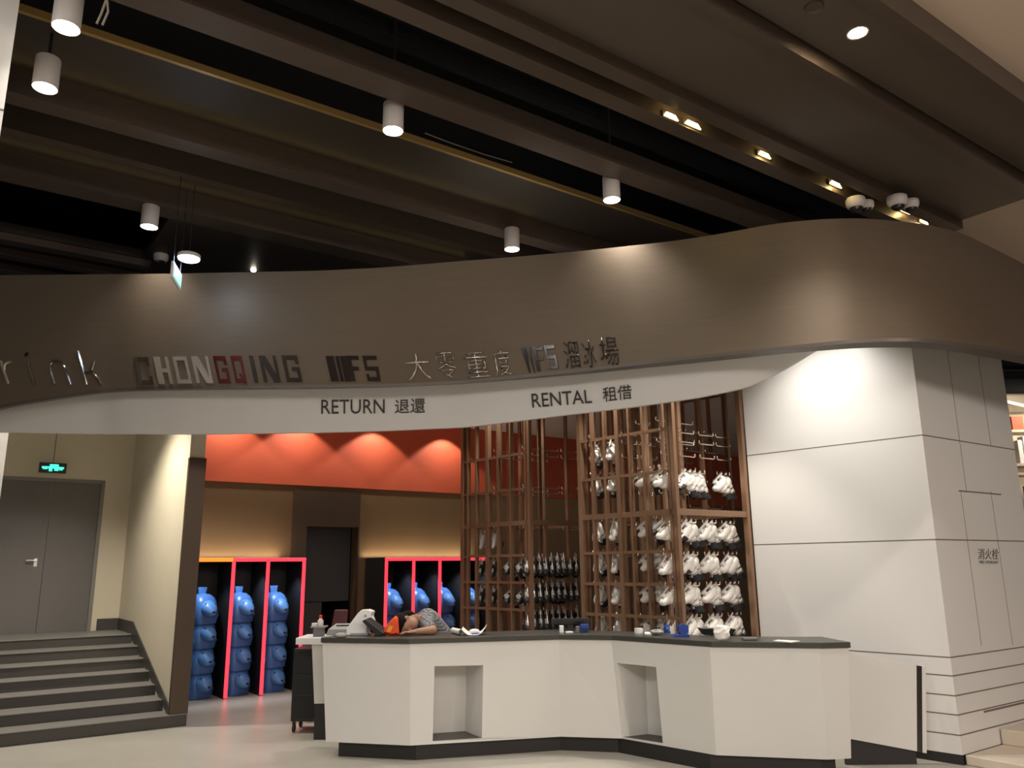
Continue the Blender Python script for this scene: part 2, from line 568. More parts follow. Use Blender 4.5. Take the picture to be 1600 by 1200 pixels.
# ------------------------------------------------------------------ curved fascia
FB = [(-260, 712), (-120, 672), (0, 637), (60, 627), (120, 618), (160, 612.5), (220, 609), (300, 607), (450, 606.5), (600, 604.5), (660, 602.5), (720, 599.5), (800, 592), (900, 582), (1000, 570), (1150, 554), (1220, 547), (1260, 543), (1330, 536), (1400, 533), (1440, 534), (1480, 538), (1540, 546), (1600, 556), (1700, 574)]
FT = [(-260, 432), (0, 430), (230, 428), (300, 427), (400, 425), (500, 423), (600, 418), (720, 408), (810, 401), (900, 393), (1050, 377), (1110, 368), (1160, 359), (1200, 351), (1250, 345), (1300, 341.5), (1350, 341), (1400, 345), (1450, 351), (1500, 362), (1600, 412), (1700, 470)]


def smooth_interp(x, pts, h=14):
    return sum(interp(x + d * h, pts) for d in (-1.5, -1, -.5, 0, .5, 1, 1.5)) / 7


FZT = 4.585


def fbot(x):
    y = smooth_interp(x, FB)
    p = atz(x, y, 3.4)
    if x < 175:
        # the band deepens towards the left: keep it under its own top edge
        ytop = smooth_interp(x, FT)
        t = atz(x, ytop, FZT)
        k = atz(175, smooth_interp(175, FB), 3.4).y - atz(175, smooth_interp(175, FT), FZT).y
        p = aty(x, y, t.y + k)
    return p


def ftop(x):
    return atz(x, smooth_interp(x, FT), FZT)


def fnorm(x):
    a, b = fbot(x - 6), fbot(x + 6)
    t = (b - a).normalized()
    up = (ftop(x) - fbot(x)).normalized()
    n = t.cross(up).normalized()
    if n.dot(CAM - fbot(x)) < 0:
        n = -n
    return n


XS = list(range(-240, 1700, 14))
outer = [(fbot(x), ftop(x), fnorm(x)) for x in XS]
# the band runs on along the mall past the column
b_, t_, n_ = outer[-1]
for k_ in range(1, 5):
    outer.append((b_ + UX * .7 * k_, t_ + UX * .7 * k_, n_))
fas = empty('fascia_sign', fbot(700), 'curved dark bronze fascia band sweeping across above the counter', 'fascia')
mb = MB()
rings = []
for b, t, n in outer:
    rings.append([b + ZX * .03, t, t - n * .09, b - n * .09 + ZX * .03])
mb.loft(rings)
build('bronze_panel', mb, M['fascia'], fas, smooth=True)
rings = [[b, b + ZX * .03, b - n * .1 + ZX * .03, b - n * .1] for b, t, n in outer]
build('bottom_lip', MB().loft(rings), M['fascia_lip'], fas, smooth=True)


def on_fascia(x, y, off=.006):
    """point of the fascia surface seen at picture column x and height y"""
    yb, yt = proj(fbot(x))[1], proj(ftop(x))[1]
    t = (yb - y) / (yb - yt)
    return fbot(x).lerp(ftop(x), t) + fnorm(x) * off


def text_mesh(s, extrude=.02, offset=0.0):
    cu = bpy.data.curves.new('lettering', 'FONT')
    cu.body = s
    cu.size = 1
    cu.offset = offset
    cu.resolution_u = 3
    o = bpy.data.objects.new('lettering', cu)
    COL.objects.link(o)
    dg = bpy.context.evaluated_depsgraph_get()
    dg.update()
    me = bpy.data.meshes.new_from_object(o.evaluated_get(dg))
    bpy.data.objects.remove(o)
    return me


def place_text(s, box, surf, matr, parent, name='lettering', thick=.012, lean=0.0, offset=0.0, label=None):
    """box: four picture corners (x, y) tl, tr, br, bl on the surface function surf(x, y, off)"""
    import bmesh
    me = text_mesh(s, offset=offset)
    xs = [v.co.x for v in me.vertices]; ys = [v.co.y for v in me.vertices]
    x0, x1, y0, y1 = min(xs), max(xs), min(ys), max(ys)
    bm = bmesh.new()
    bm.from_mesh(me)
    bmesh.ops.subdivide_edges(bm, edges=[e for e in bm.edges if e.calc_length() > .35], cuts=2)
    bmesh.ops.triangulate(bm, faces=bm.faces)
    ext = bmesh.ops.extrude_face_region(bm, geom=list(bm.faces))
    top = set(v for v in ext['geom'] if isinstance(v, bmesh.types.BMVert))
    off = world_loc(parent) if parent else V3((0, 0, 0))
    tl, tr, br, bl = box
    for v in bm.verts:
        fx = (v.co.x - x0) / (x1 - x0)
        fy = (v.co.y - y0) / (y1 - y0)
        xa = lerp(lerp(bl[0], br[0], fx), lerp(tl[0], tr[0], fx), fy)
        ya = lerp(lerp(bl[1], br[1], fx), lerp(tl[1], tr[1], fx), fy)
        v.co = surf(xa, ya, thick if v in top else .0005) - off
    bmesh.ops.recalc_face_normals(bm, faces=bm.faces)
    bm.to_mesh(me)
    bm.free()
    me.materials.clear()
    me.materials.append(matr)
    me.name = name
    o = bpy.data.objects.new(name, me)
    COL.objects.link(o)
    if parent:
        o.parent = parent
    if label:
        o['label'] = label
    return o


def stroke(pts, surf, r, matr, parent, name='letter', flat=True):
    mb = MB()
    for st in pts:
        mb.tube([surf(x, y, .008) for x, y in st], r, 6)
    return build(name, mb, matr, parent, smooth=True)


# thin letters  r i n k
stroke([[(2, 565), (8, 583), (14, 600.5)], [(7, 582), (8, 571), (12, 567), (18, 566)]], on_fascia, .014, M['reflect_white'], fas)
stroke([[(45, 565), (50, 584), (55, 601)]], on_fascia, .012, M['mirror'], fas)
stroke([[(41.5, 554.5), (43, 555.5)]], on_fascia, .024, M['mirror_dark'], fas)
stroke([[(86, 601), (80, 581), (79, 571), (82, 566), (90, 565), (97, 568), (103, 577), (107, 590), (111, 602)]], on_fascia, .013, M['mirror'], fas)
stroke([[(122, 549), (129, 574), (136, 601.5)], [(130, 583), (142, 582), (150, 588), (155, 596), (158, 601.5)], [(144, 579), (148, 565)]], on_fascia, .013, M['mirror'], fas)
O_ = [(0, 0, .2, 1), (.8, 0, 1, 1), (0, .85, 1, 1), (0, 0, 1, .15)]
GLYPH = {'C': [(0, 0, .22, 1), (0, .85, 1, 1), (0, 0, 1, .15), (.8, .68, 1, 1), (.8, 0, 1, .3)], 'H': [(0, 0, .42, 1), (.4, .42, .82, .57), (.8, 0, 1, 1)], 'O': O_,
         'N': [(0, 0, .2, 1), [(0, 1), (.40, 1), (1, 0), (.60, 0)], (.84, 0, 1, 1)], 'G': [(0, 0, .2, 1), (0, .85, 1, 1), (0, 0, 1, .15), (.8, .68, 1, 1), (.8, 0, 1, .55), (.5, .42, 1, .55)],
         'Q': O_ + [[(.45, .34), (.65, .34), (1.0, -.06), (.8, -.06)]], 'I': [(0, 0, 1, 1)], 'F': [(0, 0, .34, 1), (0, .85, 1, 1), (.3, .43, .85, .57)],
         'S': [(0, .85, 1, 1), (0, .45, .2, 1), (0, .43, 1, .57), (.8, 0, 1, .57), (0, 0, 1, .15), (0, 0, .2, .28)]}


def place_block(ch, box, matr, name, thick=.014):
    tl, tr, br, bl = box
    mb = MB()

    def mp(fx, fy, o):
        return on_fascia(lerp(lerp(bl[0], br[0], fx), lerp(tl[0], tr[0], fx), fy), lerp(lerp(bl[1], br[1], fx), lerp(tl[1], tr[1], fx), fy), o)
    for g in GLYPH[ch]:
        pts = g if isinstance(g, list) else [(g[0], g[1]), (g[2], g[1]), (g[2], g[3]), (g[0], g[3])]
        n_ = len(pts)
        mb.add([mp(x, y, .0005) for x, y in pts] + [mp(x, y, thick) for x, y in pts], [tuple(range(n_))[::-1], tuple(range(n_, 2 * n_))] + [(i, (i + 1) % n_, n_ + (i + 1) % n_, n_ + i) for i in range(n_)])
    return build(name, mb, matr, fas)


# logo lettering, drawn letter by letter
T0, T1 = 559, 601
letters = [('C', 210, 238, 'mirror'), ('H', 240, 268, 'reflect_white'), ('O', 270, 298, 'reflect_white'), ('N', 299, 331, 'reflect_white'), ('G', 333, 358, 'reflect_red'), ('Q', 360, 383, 'reflect_red'), ('I', 389, 401, 'mirror_dark'), ('N', 404, 436, 'mirror_dark'), ('G', 440, 470, 'mirror_dark')]  # letter tones paint what the mirror finish reflects
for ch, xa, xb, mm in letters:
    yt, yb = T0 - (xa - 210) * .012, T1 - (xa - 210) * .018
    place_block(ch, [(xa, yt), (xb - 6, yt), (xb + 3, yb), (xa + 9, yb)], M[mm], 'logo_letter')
for xa, xb in ((509, 521), (524, 529), (531, 540)):
    place_block('I', [(xa, 557), (xb, 557), (xb + 9, 596), (xa + 9, 596)], M['mirror_dark'], 'logo_bar')
for ch, xa, xb in (('F', 541, 560), ('S', 566, 588)):
    place_block(ch, [(xa, 556.5), (xb, 556.5), (xb + 7, 595.5), (xa + 9, 595.5)], M['mirror_dark'], 'logo_letter')
for ch, xa, xb, y0, y1, mm in (('大', 630, 672, 553, 595, 'reflect_white'), ('零', 678, 713, 552, 592, 'mirror'), ('重', 722, 764, 551, 591, 'mirror'), ('度', 768, 798, 548, 588, 'mirror')):
    place_text(ch, [(xa, y0), (xb - 4, y0 - 2), (xb + 3, y1 - 3), (xa + 9, y1)], on_fascia, M[mm], fas, 'logo_character', offset=-.012)
for xa, xb in ((814, 821), (822, 828)):
    place_block('I', [(xa, 545), (xb, 544), (xb + 8, 582), (xa + 14, 583)], M['mirror_dark'], 'logo_bar')
for ch, xa, xb, y0, y1 in (('F', 832, 848, 543, 580), ('S', 850, 866, 541, 577)):
    place_block(ch, [(xa, y0), (xb, y0 - 1), (xb + 7, y1 - 1), (xa + 8, y1)], M['mirror_dark'], 'logo_letter')
for ch, xa, xb, y0, y1 in (('溜', 879, 906, 535, 577), ('冰', 908, 931, 534, 576), ('場', 935, 967, 529, 573)):
    place_text(ch, [(xa, y0), (xb - 4, y0 - 2), (xb + 3, y1 - 3), (xa + 6, y1)], on_fascia, M['mirror_dark'], fas, 'logo_character', offset=-.008)

# ------------------------------------------------------------------ white band under the fascia
WB = [(-200, 671), (0, 675), (160, 677.5), (322, 678), (480, 676), (600, 673), (731, 667), (862, 651), (994, 635), (1090, 621), (1164, 606), (1225, 578), (1278, 545), (1310, 527)]
WO = [(-200, .40), (600, .40), (900, .36), (1100, .36), (1200, .42), (1310, .5)]


def wbot(x):
    b = fbot(x)
    n = fnorm(x)
    q = b - n * interp(x, WO)
    h = V3((q.x, q.y, 0)).length
    y = smooth_interp(x, WB, 10)
    d = ray(x, y)
    t = h / math.hypot(d.x, d.y)
    return CAM + d * t


def wtop(x):
    b = fbot(x)
    d = ray(x, smooth_interp(x, FB) - 16)
    q = b - fnorm(x) * (interp(x, WO) * .45 + .06)
    t = math.hypot(q.x, q.y) / math.hypot(d.x, d.y)
    return CAM + d * t


band = empty('white_bulkhead', wbot(700), 'white curved bulkhead board with the RETURN and RENTAL lettering under the fascia', 'bulkhead')
rings = []
WXS = list(range(-200, 1311, 14))
for x in WXS:
    b, t = wbot(x), wtop(x)
    bk = (b - CAM); bk.z = 0; bk.normalize()
    rings.append([b, t, t + bk * .05, b + bk * .05])
build('white_board', MB().loft(rings), M['band'], band, smooth=True)


def on_band(x, y, off=.004):
    b, t = wbot(x), wtop(x)
    yb, yt = proj(b)[1], proj(t)[1]
    q = b.lerp(t, (yb - y) / (yb - yt))
    d = CAM - q; d.z = 0
    return q + d.normalized() * off


place_text('RETURN', [(502, 625), (601, 624), (601, 646), (502, 647)], on_band, M['ink'], band, 'lettering')
place_text('退還', [(617, 624.5), (665, 622.5), (664, 645), (617, 646.5)], on_band, M['ink'], band, 'lettering')
place_text('RENTAL', [(830, 615.5), (923, 609), (925, 629.5), (832, 637)], on_band, M['ink'], band, 'lettering')
place_text('租借', [(941, 606), (986, 600.5), (988, 623), (943, 628.5)], on_band, M['ink'], band, 'lettering')

# ------------------------------------------------------------------ white column on the right
def cface(x, y, off=0.0):
    return atp(x, y, K - NK * off, NK)


def rface(x, y, off=0.0):
    return atp(x, y, K - VX * off, VX)


KU, KV = K.dot(UX), K.dot(VX)
REND = rface(1585, 700)
REND.z = 0
col_top = 4.3
poly = [K, REND, REND + VX * 1.2, E0 + UX * 1.6, E0]
struct('wall_column', MB().prism([(p.x, p.y) for p in poly], KZ, col_top), M['panel'])
mb = MB()
c = (K + E0) / 2
mb.box(c + NK * .03 + ZX * (KZ / 2), (E0 - K).length, .06, KZ, WX, NK)
mb.ubox(KU + .01, REND.dot(UX), KV + .01, KV + .3, 0, KZ)
struct('baseboard_column', mb, M['plinth'])
# joints of the panels
mb = MB()
for z in [rface(x, y).z for x, y in ((1450, 681), (1465, 843), (1487, 1027), (1490, 1056), (1494, 1087), (1498, 1117), (1501, 1149))]:
    mb.box(c * 1 + ZX * z - NK * .004 + NK * .0045, (E0 - K).length, .003, .010, WX, NK)
    q = (K + REND) / 2
    mb.box(q + ZX * z - VX * .0005, (REND - K).length, .003, .010, UX, VX)
for (xa, ya), (xb, yb) in (((1480, 545), (1510, 770)), ((1528, 555), (1548, 696)), ((1510, 768), (1524, 1010)), ((1556, 768), (1574, 1010))):
    a, b = rface(xa, ya), rface(xb, yb)
    mid = (a + b) / 2
    mb.box(mid - VX * .0005, .005, .003, abs(a.z - b.z), UX, VX)
a, b = rface(1498, 766.5), rface(1564, 773)
mb.box((a + b) / 2 - VX * .001, (b - a).length, .004, .012, UX, VX)
a, b = rface(1537, 1111), rface(1600, 1099)
mb.box((a + b) / 2 - VX * .001, (b - a).length, .004, .016, UX, VX)
struct('trim_1', mb, M['groove'])
hs = empty('hydrant_lettering', rface(1544, 870), 'dark fire hydrant lettering on the right face of the white column', 'lettering')
rf = lambda x, y, off=0: rface(x, y) - VX * off
place_text('消火栓', [(1528, 857), (1560, 857.5), (1560, 874.5), (1528, 874)], rf, M['greyink'], hs, 'characters', .003)
place_text('FIRE HYDRANT', [(1530, 876), (1560, 876.5), (1560, 881), (1530, 880.5)], rf, M['greyink'], hs, 'small_words', .003)
# stone ledge at the right foot of the column
q = rface(1562, 1138)
mb = MB()
uu = q.dot(UX)
mb.ubox(KU + .03, KU + 3.5, KV - .9, KV - .005, 0, KZ)
mb.ubox(uu - .02, uu + 2.5, KV - .32, KV - .01, KZ, KZ + .13)
struct('trim_2', mb, M['stone_step'], bevel=.01)

# low white gate between counter and column
GY = 7.22
gpt = lambda x, y: aty(x, y, GY)
gate = empty('low_gate', V3((gpt(1440, 1100).x, GY, 0)), 'low white sloping gate panel between the counter end and the column', 'gate')
GD = V3((0, .05, 0))
build('panel', MB().extrude([gpt(1318, 1016), gpt(1432, 1040), gpt(1433, 1174), gpt(1320, 1153)], GD), M['white'], gate)
build('metal_edge', MB().extrude([gpt(1432, 1040), gpt(1440.5, 1041), gpt(1441.5, 1176), gpt(1433, 1174.5)], GD * 1.1), M['mirror_dark'], gate)
build('end_cap', MB().extrude([gpt(1440.5, 1041), gpt(1446.5, 1041.5), gpt(1448, 1177), gpt(1441.5, 1176)], GD * 1.3), M['white'], gate)
k0, k1 = gpt(1320, 1153.5), gpt(1433, 1174.5)
build('kick_plate', MB().extrude([k0 + GD * .5, k1 + GD * .5, V3((k1.x, GY + .025, 0)), V3((k0.x, GY + .025, 0))], V3((0, .03, 0))), M['plinth'], gate)

# ------------------------------------------------------------------ counter
CT, CTT = .98, 1.025
top_px = [(504, 1004), (641, 1006), (874, 999), (955, 1000), (1109, 1011), (1280, 1013), (1326, 1012)]
bot_px = [(509, 1159), (641, 1165), (876, 1151), (972, 1154), (1119, 1180), (1294, 1187), (1330, 1185)]
tp = [atz(x, y, CT) for x, y in top_px]
bp = [atz(x, y, .13) for x, y in bot_px]
back = [V3((2.68, 7.3, 0)), V3((2.35, 7.33, 0)), V3((1.75, 7.5, 0)), V3((1.15, 8.05, 0)), V3((.45, 8.42, 0)), V3((-.85, 8.1, 0)), V3((-1.62, 8.28, 0))]
counter = empty('reception_counter', V3((.4, 7.9, 0)), 'white faceted rental counter with dark granite top and two niches', 'counter')
mb = MB()
n = len(tp)
faces_done = []
NICHE = {1: [(679, 1041), (755, 1039.5), (753, 1153), (676, 1158)], 3: [(964, 1036), (1025, 1042), (1035.5, 1161), (973.5, 1151.5)]}
inner, nfloor = [], []
for i in range(n - 1):
    a, b, c_, d = tp[i], tp[i + 1], bp[i + 1], bp[i]
    if i not in NICHE:
        mb.add([a, b, c_, d], [(0, 1, 2, 3)])
        continue
    # plane through the facet
    nn = (b - a).cross(d - a).normalized()
    if nn.dot(CAM - a) < 0:
        nn = -nn
    hole = [atp(x, y, (a + b + c_ + d) / 4, nn) for x, y in NICHE[i]]
    o = len(mb.v)
    mb.add([a, b, c_, d] + hole, [(0, 1, 5, 4), (1, 2, 6, 5), (2, 3, 7, 6), (3, 0, 4, 7)])
    hn = V3((nn.x, nn.y, 0)).normalized()
    side = V3((b.x - a.x, b.y - a.y, 0)).normalized()
    dep = .34
    if i == 1:
        sh = [side * .02, side * -.10, side * -.10, side * .02]
    else:
        sh = [side * .10, side * .30, side * .34, side * .12]
    rear = [h - hn * dep + s_ for h, s_ in zip(hole, sh)]
    inner.append(MB().add(hole + rear, [(0, 1, 5, 4), (1, 2, 6, 5), (3, 0, 4, 7), (4, 5, 6, 7)]))
    nfloor.append(MB().add([hole[3], hole[2], rear[2], rear[3]], [(0, 1, 2, 3)]))
bk_t = [V3((p.x, p.y - .16, CT)) for p in back]
bk_b = [V3((p.x, p.y - .16, .13)) for p in back]
loop_t = tp + bk_t
loop_b = bp + bk_b
N = len(loop_t)
o = len(mb.v)
mb.add(loop_t + loop_b, [(i, (i + 1) % N, N + (i + 1) % N, N + i) for i in range(n - 1, N)] + [tuple(range(N)), tuple(range(2 * N - 1, N - 1, -1))])
build('body', mb, M['white'], counter)
for a_, b_ in zip(inner, nfloor):
    nb = build('niche', a_, M['white'], counter)
    build('niche_floor', b_, M['granite_step'], nb)
# granite worktop
fr = [V3((p.x, p.y, 0)) for p in tp]
ov = [p + V3((p.x - .4, p.y - 9.5, 0)).normalized() * .02 for p in fr]
build('worktop', MB().prism([(p.x, p.y) for p in ov + back], CT, CTT), M['granite'], counter, bevel=.004)
# plinth
ins = []
for p in bp:
    d = V3((.4 - p.x, 9.0 - p.y, 0)).normalized()
    ins.append(p + d * .07)
ins[0] = ins[0] + V3((.05, 0, 0))
ins[-1] = ins[-1] + V3((-.06, 0, 0))
build('plinth', MB().prism([(p.x, p.y) for p in ins + [p + V3((-.1, -.2, 0)) for p in back[:1]] + [p + V3((0, -.2, 0)) for p in back[1:]]], 0, .13), M['plinth'], counter)
# left return wing with a flap top
r0 = atp(489, 1010, V3((0, 8.25, 0)), V3((0, 1, 0)))
wing = empty('counter_wing', V3((r0.x, 8.3, 0)), 'short white side counter with projecting flap at the left end of the main counter', 'counter')
xa0, xa1 = aty(487, 1010, 8.45).x, aty(508, 1010, 8.45).x
zt_ = aty(480, 998, 8.45).z
build('leg_panel', MB().extrude([V3((xa0, 8.45, zt_ - .05)), V3((xa1 + .06, 8.45, zt_ - .05)), V3((xa1 + .06, 8.45, .34)), V3((xa0 + .05, 8.45, .34))], V3((0, .35, 0))), M['white'], wing)
xf = aty(462, 1000, 8.40).x
build('flap_top', MB().box((lerp(xf, xa1 + .07, .5), 8.63, zt_ - .02), xa1 + .07 - xf, .46, .065), M['bright'], wing, bevel=.005)
build('plinth', MB().box((lerp(xa0, xa1 + .06, .5) + .02, 8.64, .17), xa1 - xa0 + .0, .32, .34), M['plinth'], wing)
# black trolley under the flap
bx = aty(477, 1050, 8.75)
cart = empty('black_trolley', V3((bx.x, 8.95, 0)), 'black rolling cabinet under the white flap at the counter left end', 'cabinet')
build('body', MB().box((bx.x - .0, 9.0, .47), .30, .36, .72), M['plastic'], cart, bevel=.01)
for k in range(3):
    build('drawer_front', MB().box((bx.x, 8.815, .25 + k * .23), .26, .012, .20), M['black'], cart, bevel=.004)
for sx in (-1, 1):
    for sy in (-1, 1):
        build('caster', MB().lathe([(.03, -.015), (.04, -.01), (.04, .01), (.03, .015)], (bx.x + sx * .12, 9.0 + sy * .14, .041), 14, V3((1, 0, 0))).box((bx.x + sx * .12, 9.0 + sy * .14, .085), .03, .03, .06), M['plastic'], cart)

# ------------------------------------------------------------------ stairs, light walls, grey door
pu_w = 2.30
R = .1165
pv_k = [9.63, 9.98, 10.38, 10.74, 11.08, 11.5, 11.95]
DOORV = 13.0
ULW = 0.30
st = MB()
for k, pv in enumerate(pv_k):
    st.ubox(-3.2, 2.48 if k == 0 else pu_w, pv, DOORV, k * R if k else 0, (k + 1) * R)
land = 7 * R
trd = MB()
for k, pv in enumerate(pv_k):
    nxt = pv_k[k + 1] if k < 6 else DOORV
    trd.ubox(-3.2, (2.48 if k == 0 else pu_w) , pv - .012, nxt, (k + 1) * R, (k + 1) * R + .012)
struct('floor_stair_treads', trd, M['lit_granite_tread'], bevel=.003)
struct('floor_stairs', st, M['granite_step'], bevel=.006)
# side wall of the stairs
H_IN = 4.05
struct('wall_stair_right', MB().ubox(pu_w, 2.47, 9.66, 13.2, R, H_IN), M['cream'])
pz = atp(320, 716, P(0, 9.63), VX).z
struct('trim_3', MB().ubox(pu_w - .004, 2.485, 9.63, 9.70, R, pz).ubox(2.47, 2.485, 9.70, 11.9, R, pz), M['bronze_dark'])
sk = MB()
zs = lambda pv: max(R * 1.0, 0) + (pv - 9.63) * (R / .385) + .13
A = [P(pu_w - .012, 9.66, R), P(pu_w - .012, 9.66, R + .10), P(pu_w - .012, 11.95, land + .17), P(pu_w - .012, DOORV, land + .17), P(pu_w - .012, DOORV, land), P(pu_w - .012, 11.95, land * .95)]
sk.extrude(A, UX * .02)
sk.ubox(2.02, pu_w, DOORV - .015, DOORV, land, land + .17)
struct('baseboard_stair', sk, M['granite_step'])
dl, dr, dz = ULW - .1, atp(165, 751, P(0, DOORV), VX).dot(UX), atp(100, 748, P(0, DOORV), VX).z
wl = MB()
wl.ubox(dr, 2.5, DOORV, DOORV + .2, land, H_IN)
wl.ubox(-3.2, dr, DOORV, DOORV + .2, dz, H_IN)
struct('wall_stair_back', wl, M['cream'])
dseam = atp(72, 850, P(0, DOORV), VX).dot(UX)
d1 = struct('door_1', MB().ubox(dseam + .004, dr - .05, DOORV + .03, DOORV + .08, land + .01, dz - .05), M['door'])
d2 = struct('door_2', MB().ubox(dseam - (dr - .05 - dseam), dseam - .004, DOORV + .03, DOORV + .08, land + .01, dz - .05), M['door'])
fr_ = MB().ubox(dr - .05, dr, DOORV - .01, DOORV + .1, land, dz).ubox(dseam - 1.2, dr, DOORV - .01, DOORV + .1, dz - .05, dz)
struct('door_frame', fr_, M['door_frame'], d1)
hp = atp(52, 876, P(0, DOORV), VX)
hu, hz = dseam - .10, hp.z
build('door_handle', MB().tube([P(hu - .12, DOORV - .02, hz), P(hu, DOORV - .02, hz), P(hu, DOORV + .03, hz)], .010).ubox(hu - .02, hu + .02, DOORV + .02, DOORV + .035, hz - .08, hz + .03), M['steel'], d2)
lw_pv = 10.3
lw_u = atp(14, 673, P(0, lw_pv), VX).dot(UX)
struct('wall_stair_left', MB().ubox(lw_u - .25, lw_u, lw_pv, lw_pv + .4, 0, H_IN), M['panel'])
# green exit sign above the door
e0, e1 = atp(62, 722, P(0, DOORV - .25), VX), atp(103, 740, P(0, DOORV - .25), VX)
eu0, eu1 = e0.dot(UX), e1.dot(UX)
sg = empty('exit_sign', (e0 + e1) / 2, 'black hanging sign with glowing green running figure above the grey door', 'exit sign')
build('housing', MB().ubox(eu0, eu1, DOORV - .26, DOORV - .22, e1.z, e0.z), M['plastic'], sg, bevel=.004)
w_, h_ = eu1 - eu0, e0.z - e1.z
cu_, cz_ = (eu0 + eu1) / 2, (e0.z + e1.z) / 2
g = MB()
fv = (DOORV - .268, DOORV - .26)
for (a0_, a1_, b0_, b1_) in ((-.40, .40, -.06, .10), (-.12, .20, .10, .34), (-.14, -.02, -.34, -.06), (.06, .2, -.28, -.06), (-.36, -.2, -.16, -.06), (.24, .36, -.2, -.06)):
    g.ubox(cu_ + a0_ * w_, cu_ + a1_ * w_, fv[0], fv[1], cz_ + b0_ * h_, cz_ + b1_ * h_)
build('green_pictogram', g, M['green'], sg)
build('hanger_rod', MB().tube([P(cu_, DOORV - .24, e0.z), P(cu_, DOORV - .24, H_IN)], .006, 6), M['grey'], sg)

# ------------------------------------------------------------------ rear wall, ceiling over the rental area
BV = 11.9
oz = atp(520, 761, P(0, BV), VX).z
odl, odr = atp(472, 900, P(0, BV), VX).dot(UX), atp(556, 900, P(0, BV), VX).dot(UX)
odz = atp(510, 823, P(0, BV), VX).z
mb = MB()
mb.ubox(2.47, odl, BV, BV + .2, 0, oz).ubox(odr, 17, BV, BV + .2, 0, oz).ubox(odl, odr, BV, BV + .2, odz, oz)
struct('wall_back_bronze', mb, M['bronze'])
struct('wall_back_orange', MB().ubox(2.47, 17, BV - .03, BV + .2, oz, H_IN), M['orange'])
# raised surround of the dark doorway
pl, pr = atp(459, 800, P(0, BV - .06), VX).dot(UX), atp(563, 800, P(0, BV - .06), VX).dot(UX)
pzt = atp(510, 768, P(0, BV - .06), VX).z
mb = MB().ubox(pl, pr, BV - .06, BV, odz + .0, pzt).ubox(pl, odl + .02, BV - .06, BV, 0, odz).ubox(odr - .01, pr, BV - .06, BV, 0, odz)
struct('trim_4', mb, M['bronze_dark'])
mb = MB().ubox(odl, odr, BV + .25, BV + .30, 1.15, odz)
dd = struct('door_3', mb, M['dark_door'])
build('lower_panel', MB().ubox(odl, lerp(odl, odr, .48), BV + .22, BV + .28, 0, 1.14), M['dark_door'], dd)
struct('wall_back_passage', MB().ubox(odl - .5, odr + .5, BV + 1.4, BV + 1.5, 0, H_IN).ubox(odl - .02, odl, BV + .2, BV + 1.4, 0, odz).ubox(odr, odr + .02, BV + .2, BV + 1.4, 0, odz), M['black'])
# inner ceiling
ring = []
for x in range(-240, 1300, 40):
    q = fbot(x) - fnorm(x) * .25
    ring.append((q.x, q.y))
q = P(11, 8)
ring2 = [(E0 - WX * -.05), (E0 + UX * 14), P(18, 13.2), P(-3.2, 13.4)]
# keep the polygon behind the fascia
struct('ceiling_rental', MB().prism(ring + [(p.x, p.y) for p in ring2], H_IN, H_IN + .05), M['band'])

# wall washers over the orange wall
for k, x in enumerate((352, 462, 582, 692)):
    uu = atp(x, 720, P(0, BV - .03), VX).dot(UX)
    p = P(uu, BV - .36, H_IN)
    o = empty('wall_washer', p, 'recessed wall washer above the orange wall, %s from left' % ('first', 'second', 'third', 'fourth')[k], 'downlight', 'wall washers')
    build('rim', MB().lathe([(.05, -.004), (.06, -.006), (.06, 0)], p, 20, cap=False), M['lampw'], o)
    light('washer_bulb', 'SPOT', p - ZX * .015, 20, (1, .93, .82), P(uu, BV - .10, 0), parent=o, spot_size=math.radians(104), spot_blend=.22, shadow_soft_size=.04)
# downlights over counter and racks
for k, (q, e, sz) in enumerate((((1.9, 7.75), 70, 80), ((.9, 8.2), 70, 80), ((-.6, 8.6), 60, 80), ((-.15, 9.7), 45, 90), ((-2.4, 9.5), 26, 90), ((-3.2, 10.0), 16, 80))):
    p = V3((q[0], q[1], H_IN))
    o = empty('ceiling_downlight', p, 'recessed downlight over the rental area, %s from the column' % ('first', 'second', 'third', 'fourth', 'fifth', 'sixth')[k], 'downlight', 'rental area downlights')
    build('rim', MB().lathe([(.05, -.004), (.06, -.006), (.06, 0)], p, 20, cap=False), M['lampw'], o)
    light('downlight_bulb', 'SPOT', p - ZX * .015, e, (1, .93, .83), p - ZX * 3, parent=o, spot_size=math.radians(sz), spot_blend=.5, shadow_soft_size=.05)
# the one that washes the column face
q = cface(1292, 600)
p = V3((q.x, q.y, H_IN)) - NK * .85
o = empty('ceiling_downlight', p, 'recessed downlight washing the left face of the white column', 'downlight', 'rental area downlights')
build('rim', MB().lathe([(.05, -.004), (.06, -.006), (.06, 0)], p, 20, cap=False), M['lampw'], o)
light('downlight_bulb', 'SPOT', p - ZX * .015, 62, (1, .96, .89), p - ZX * 1.5 + NK * .85, parent=o, spot_size=math.radians(105), spot_blend=1.0, shadow_soft_size=.05)
p = P(1.25, 10.2, H_IN)
o = empty('ceiling_downlight', p, 'recessed downlight over the stairs beside the cream wall', 'downlight', 'rental area downlights')
build('rim', MB().lathe([(.05, -.004), (.06, -.006), (.06, 0)], p, 20, cap=False), M['lampw'], o)
light('downlight_bulb', 'SPOT', p - ZX * .015, 170, (1, .93, .80), p - ZX * 3, parent=o, spot_size=math.radians(125), spot_blend=.6, shadow_soft_size=.05)

# ------------------------------------------------------------------ lockers with red neon and seal-shaped skating aids
LV = 11.19
LD = .68


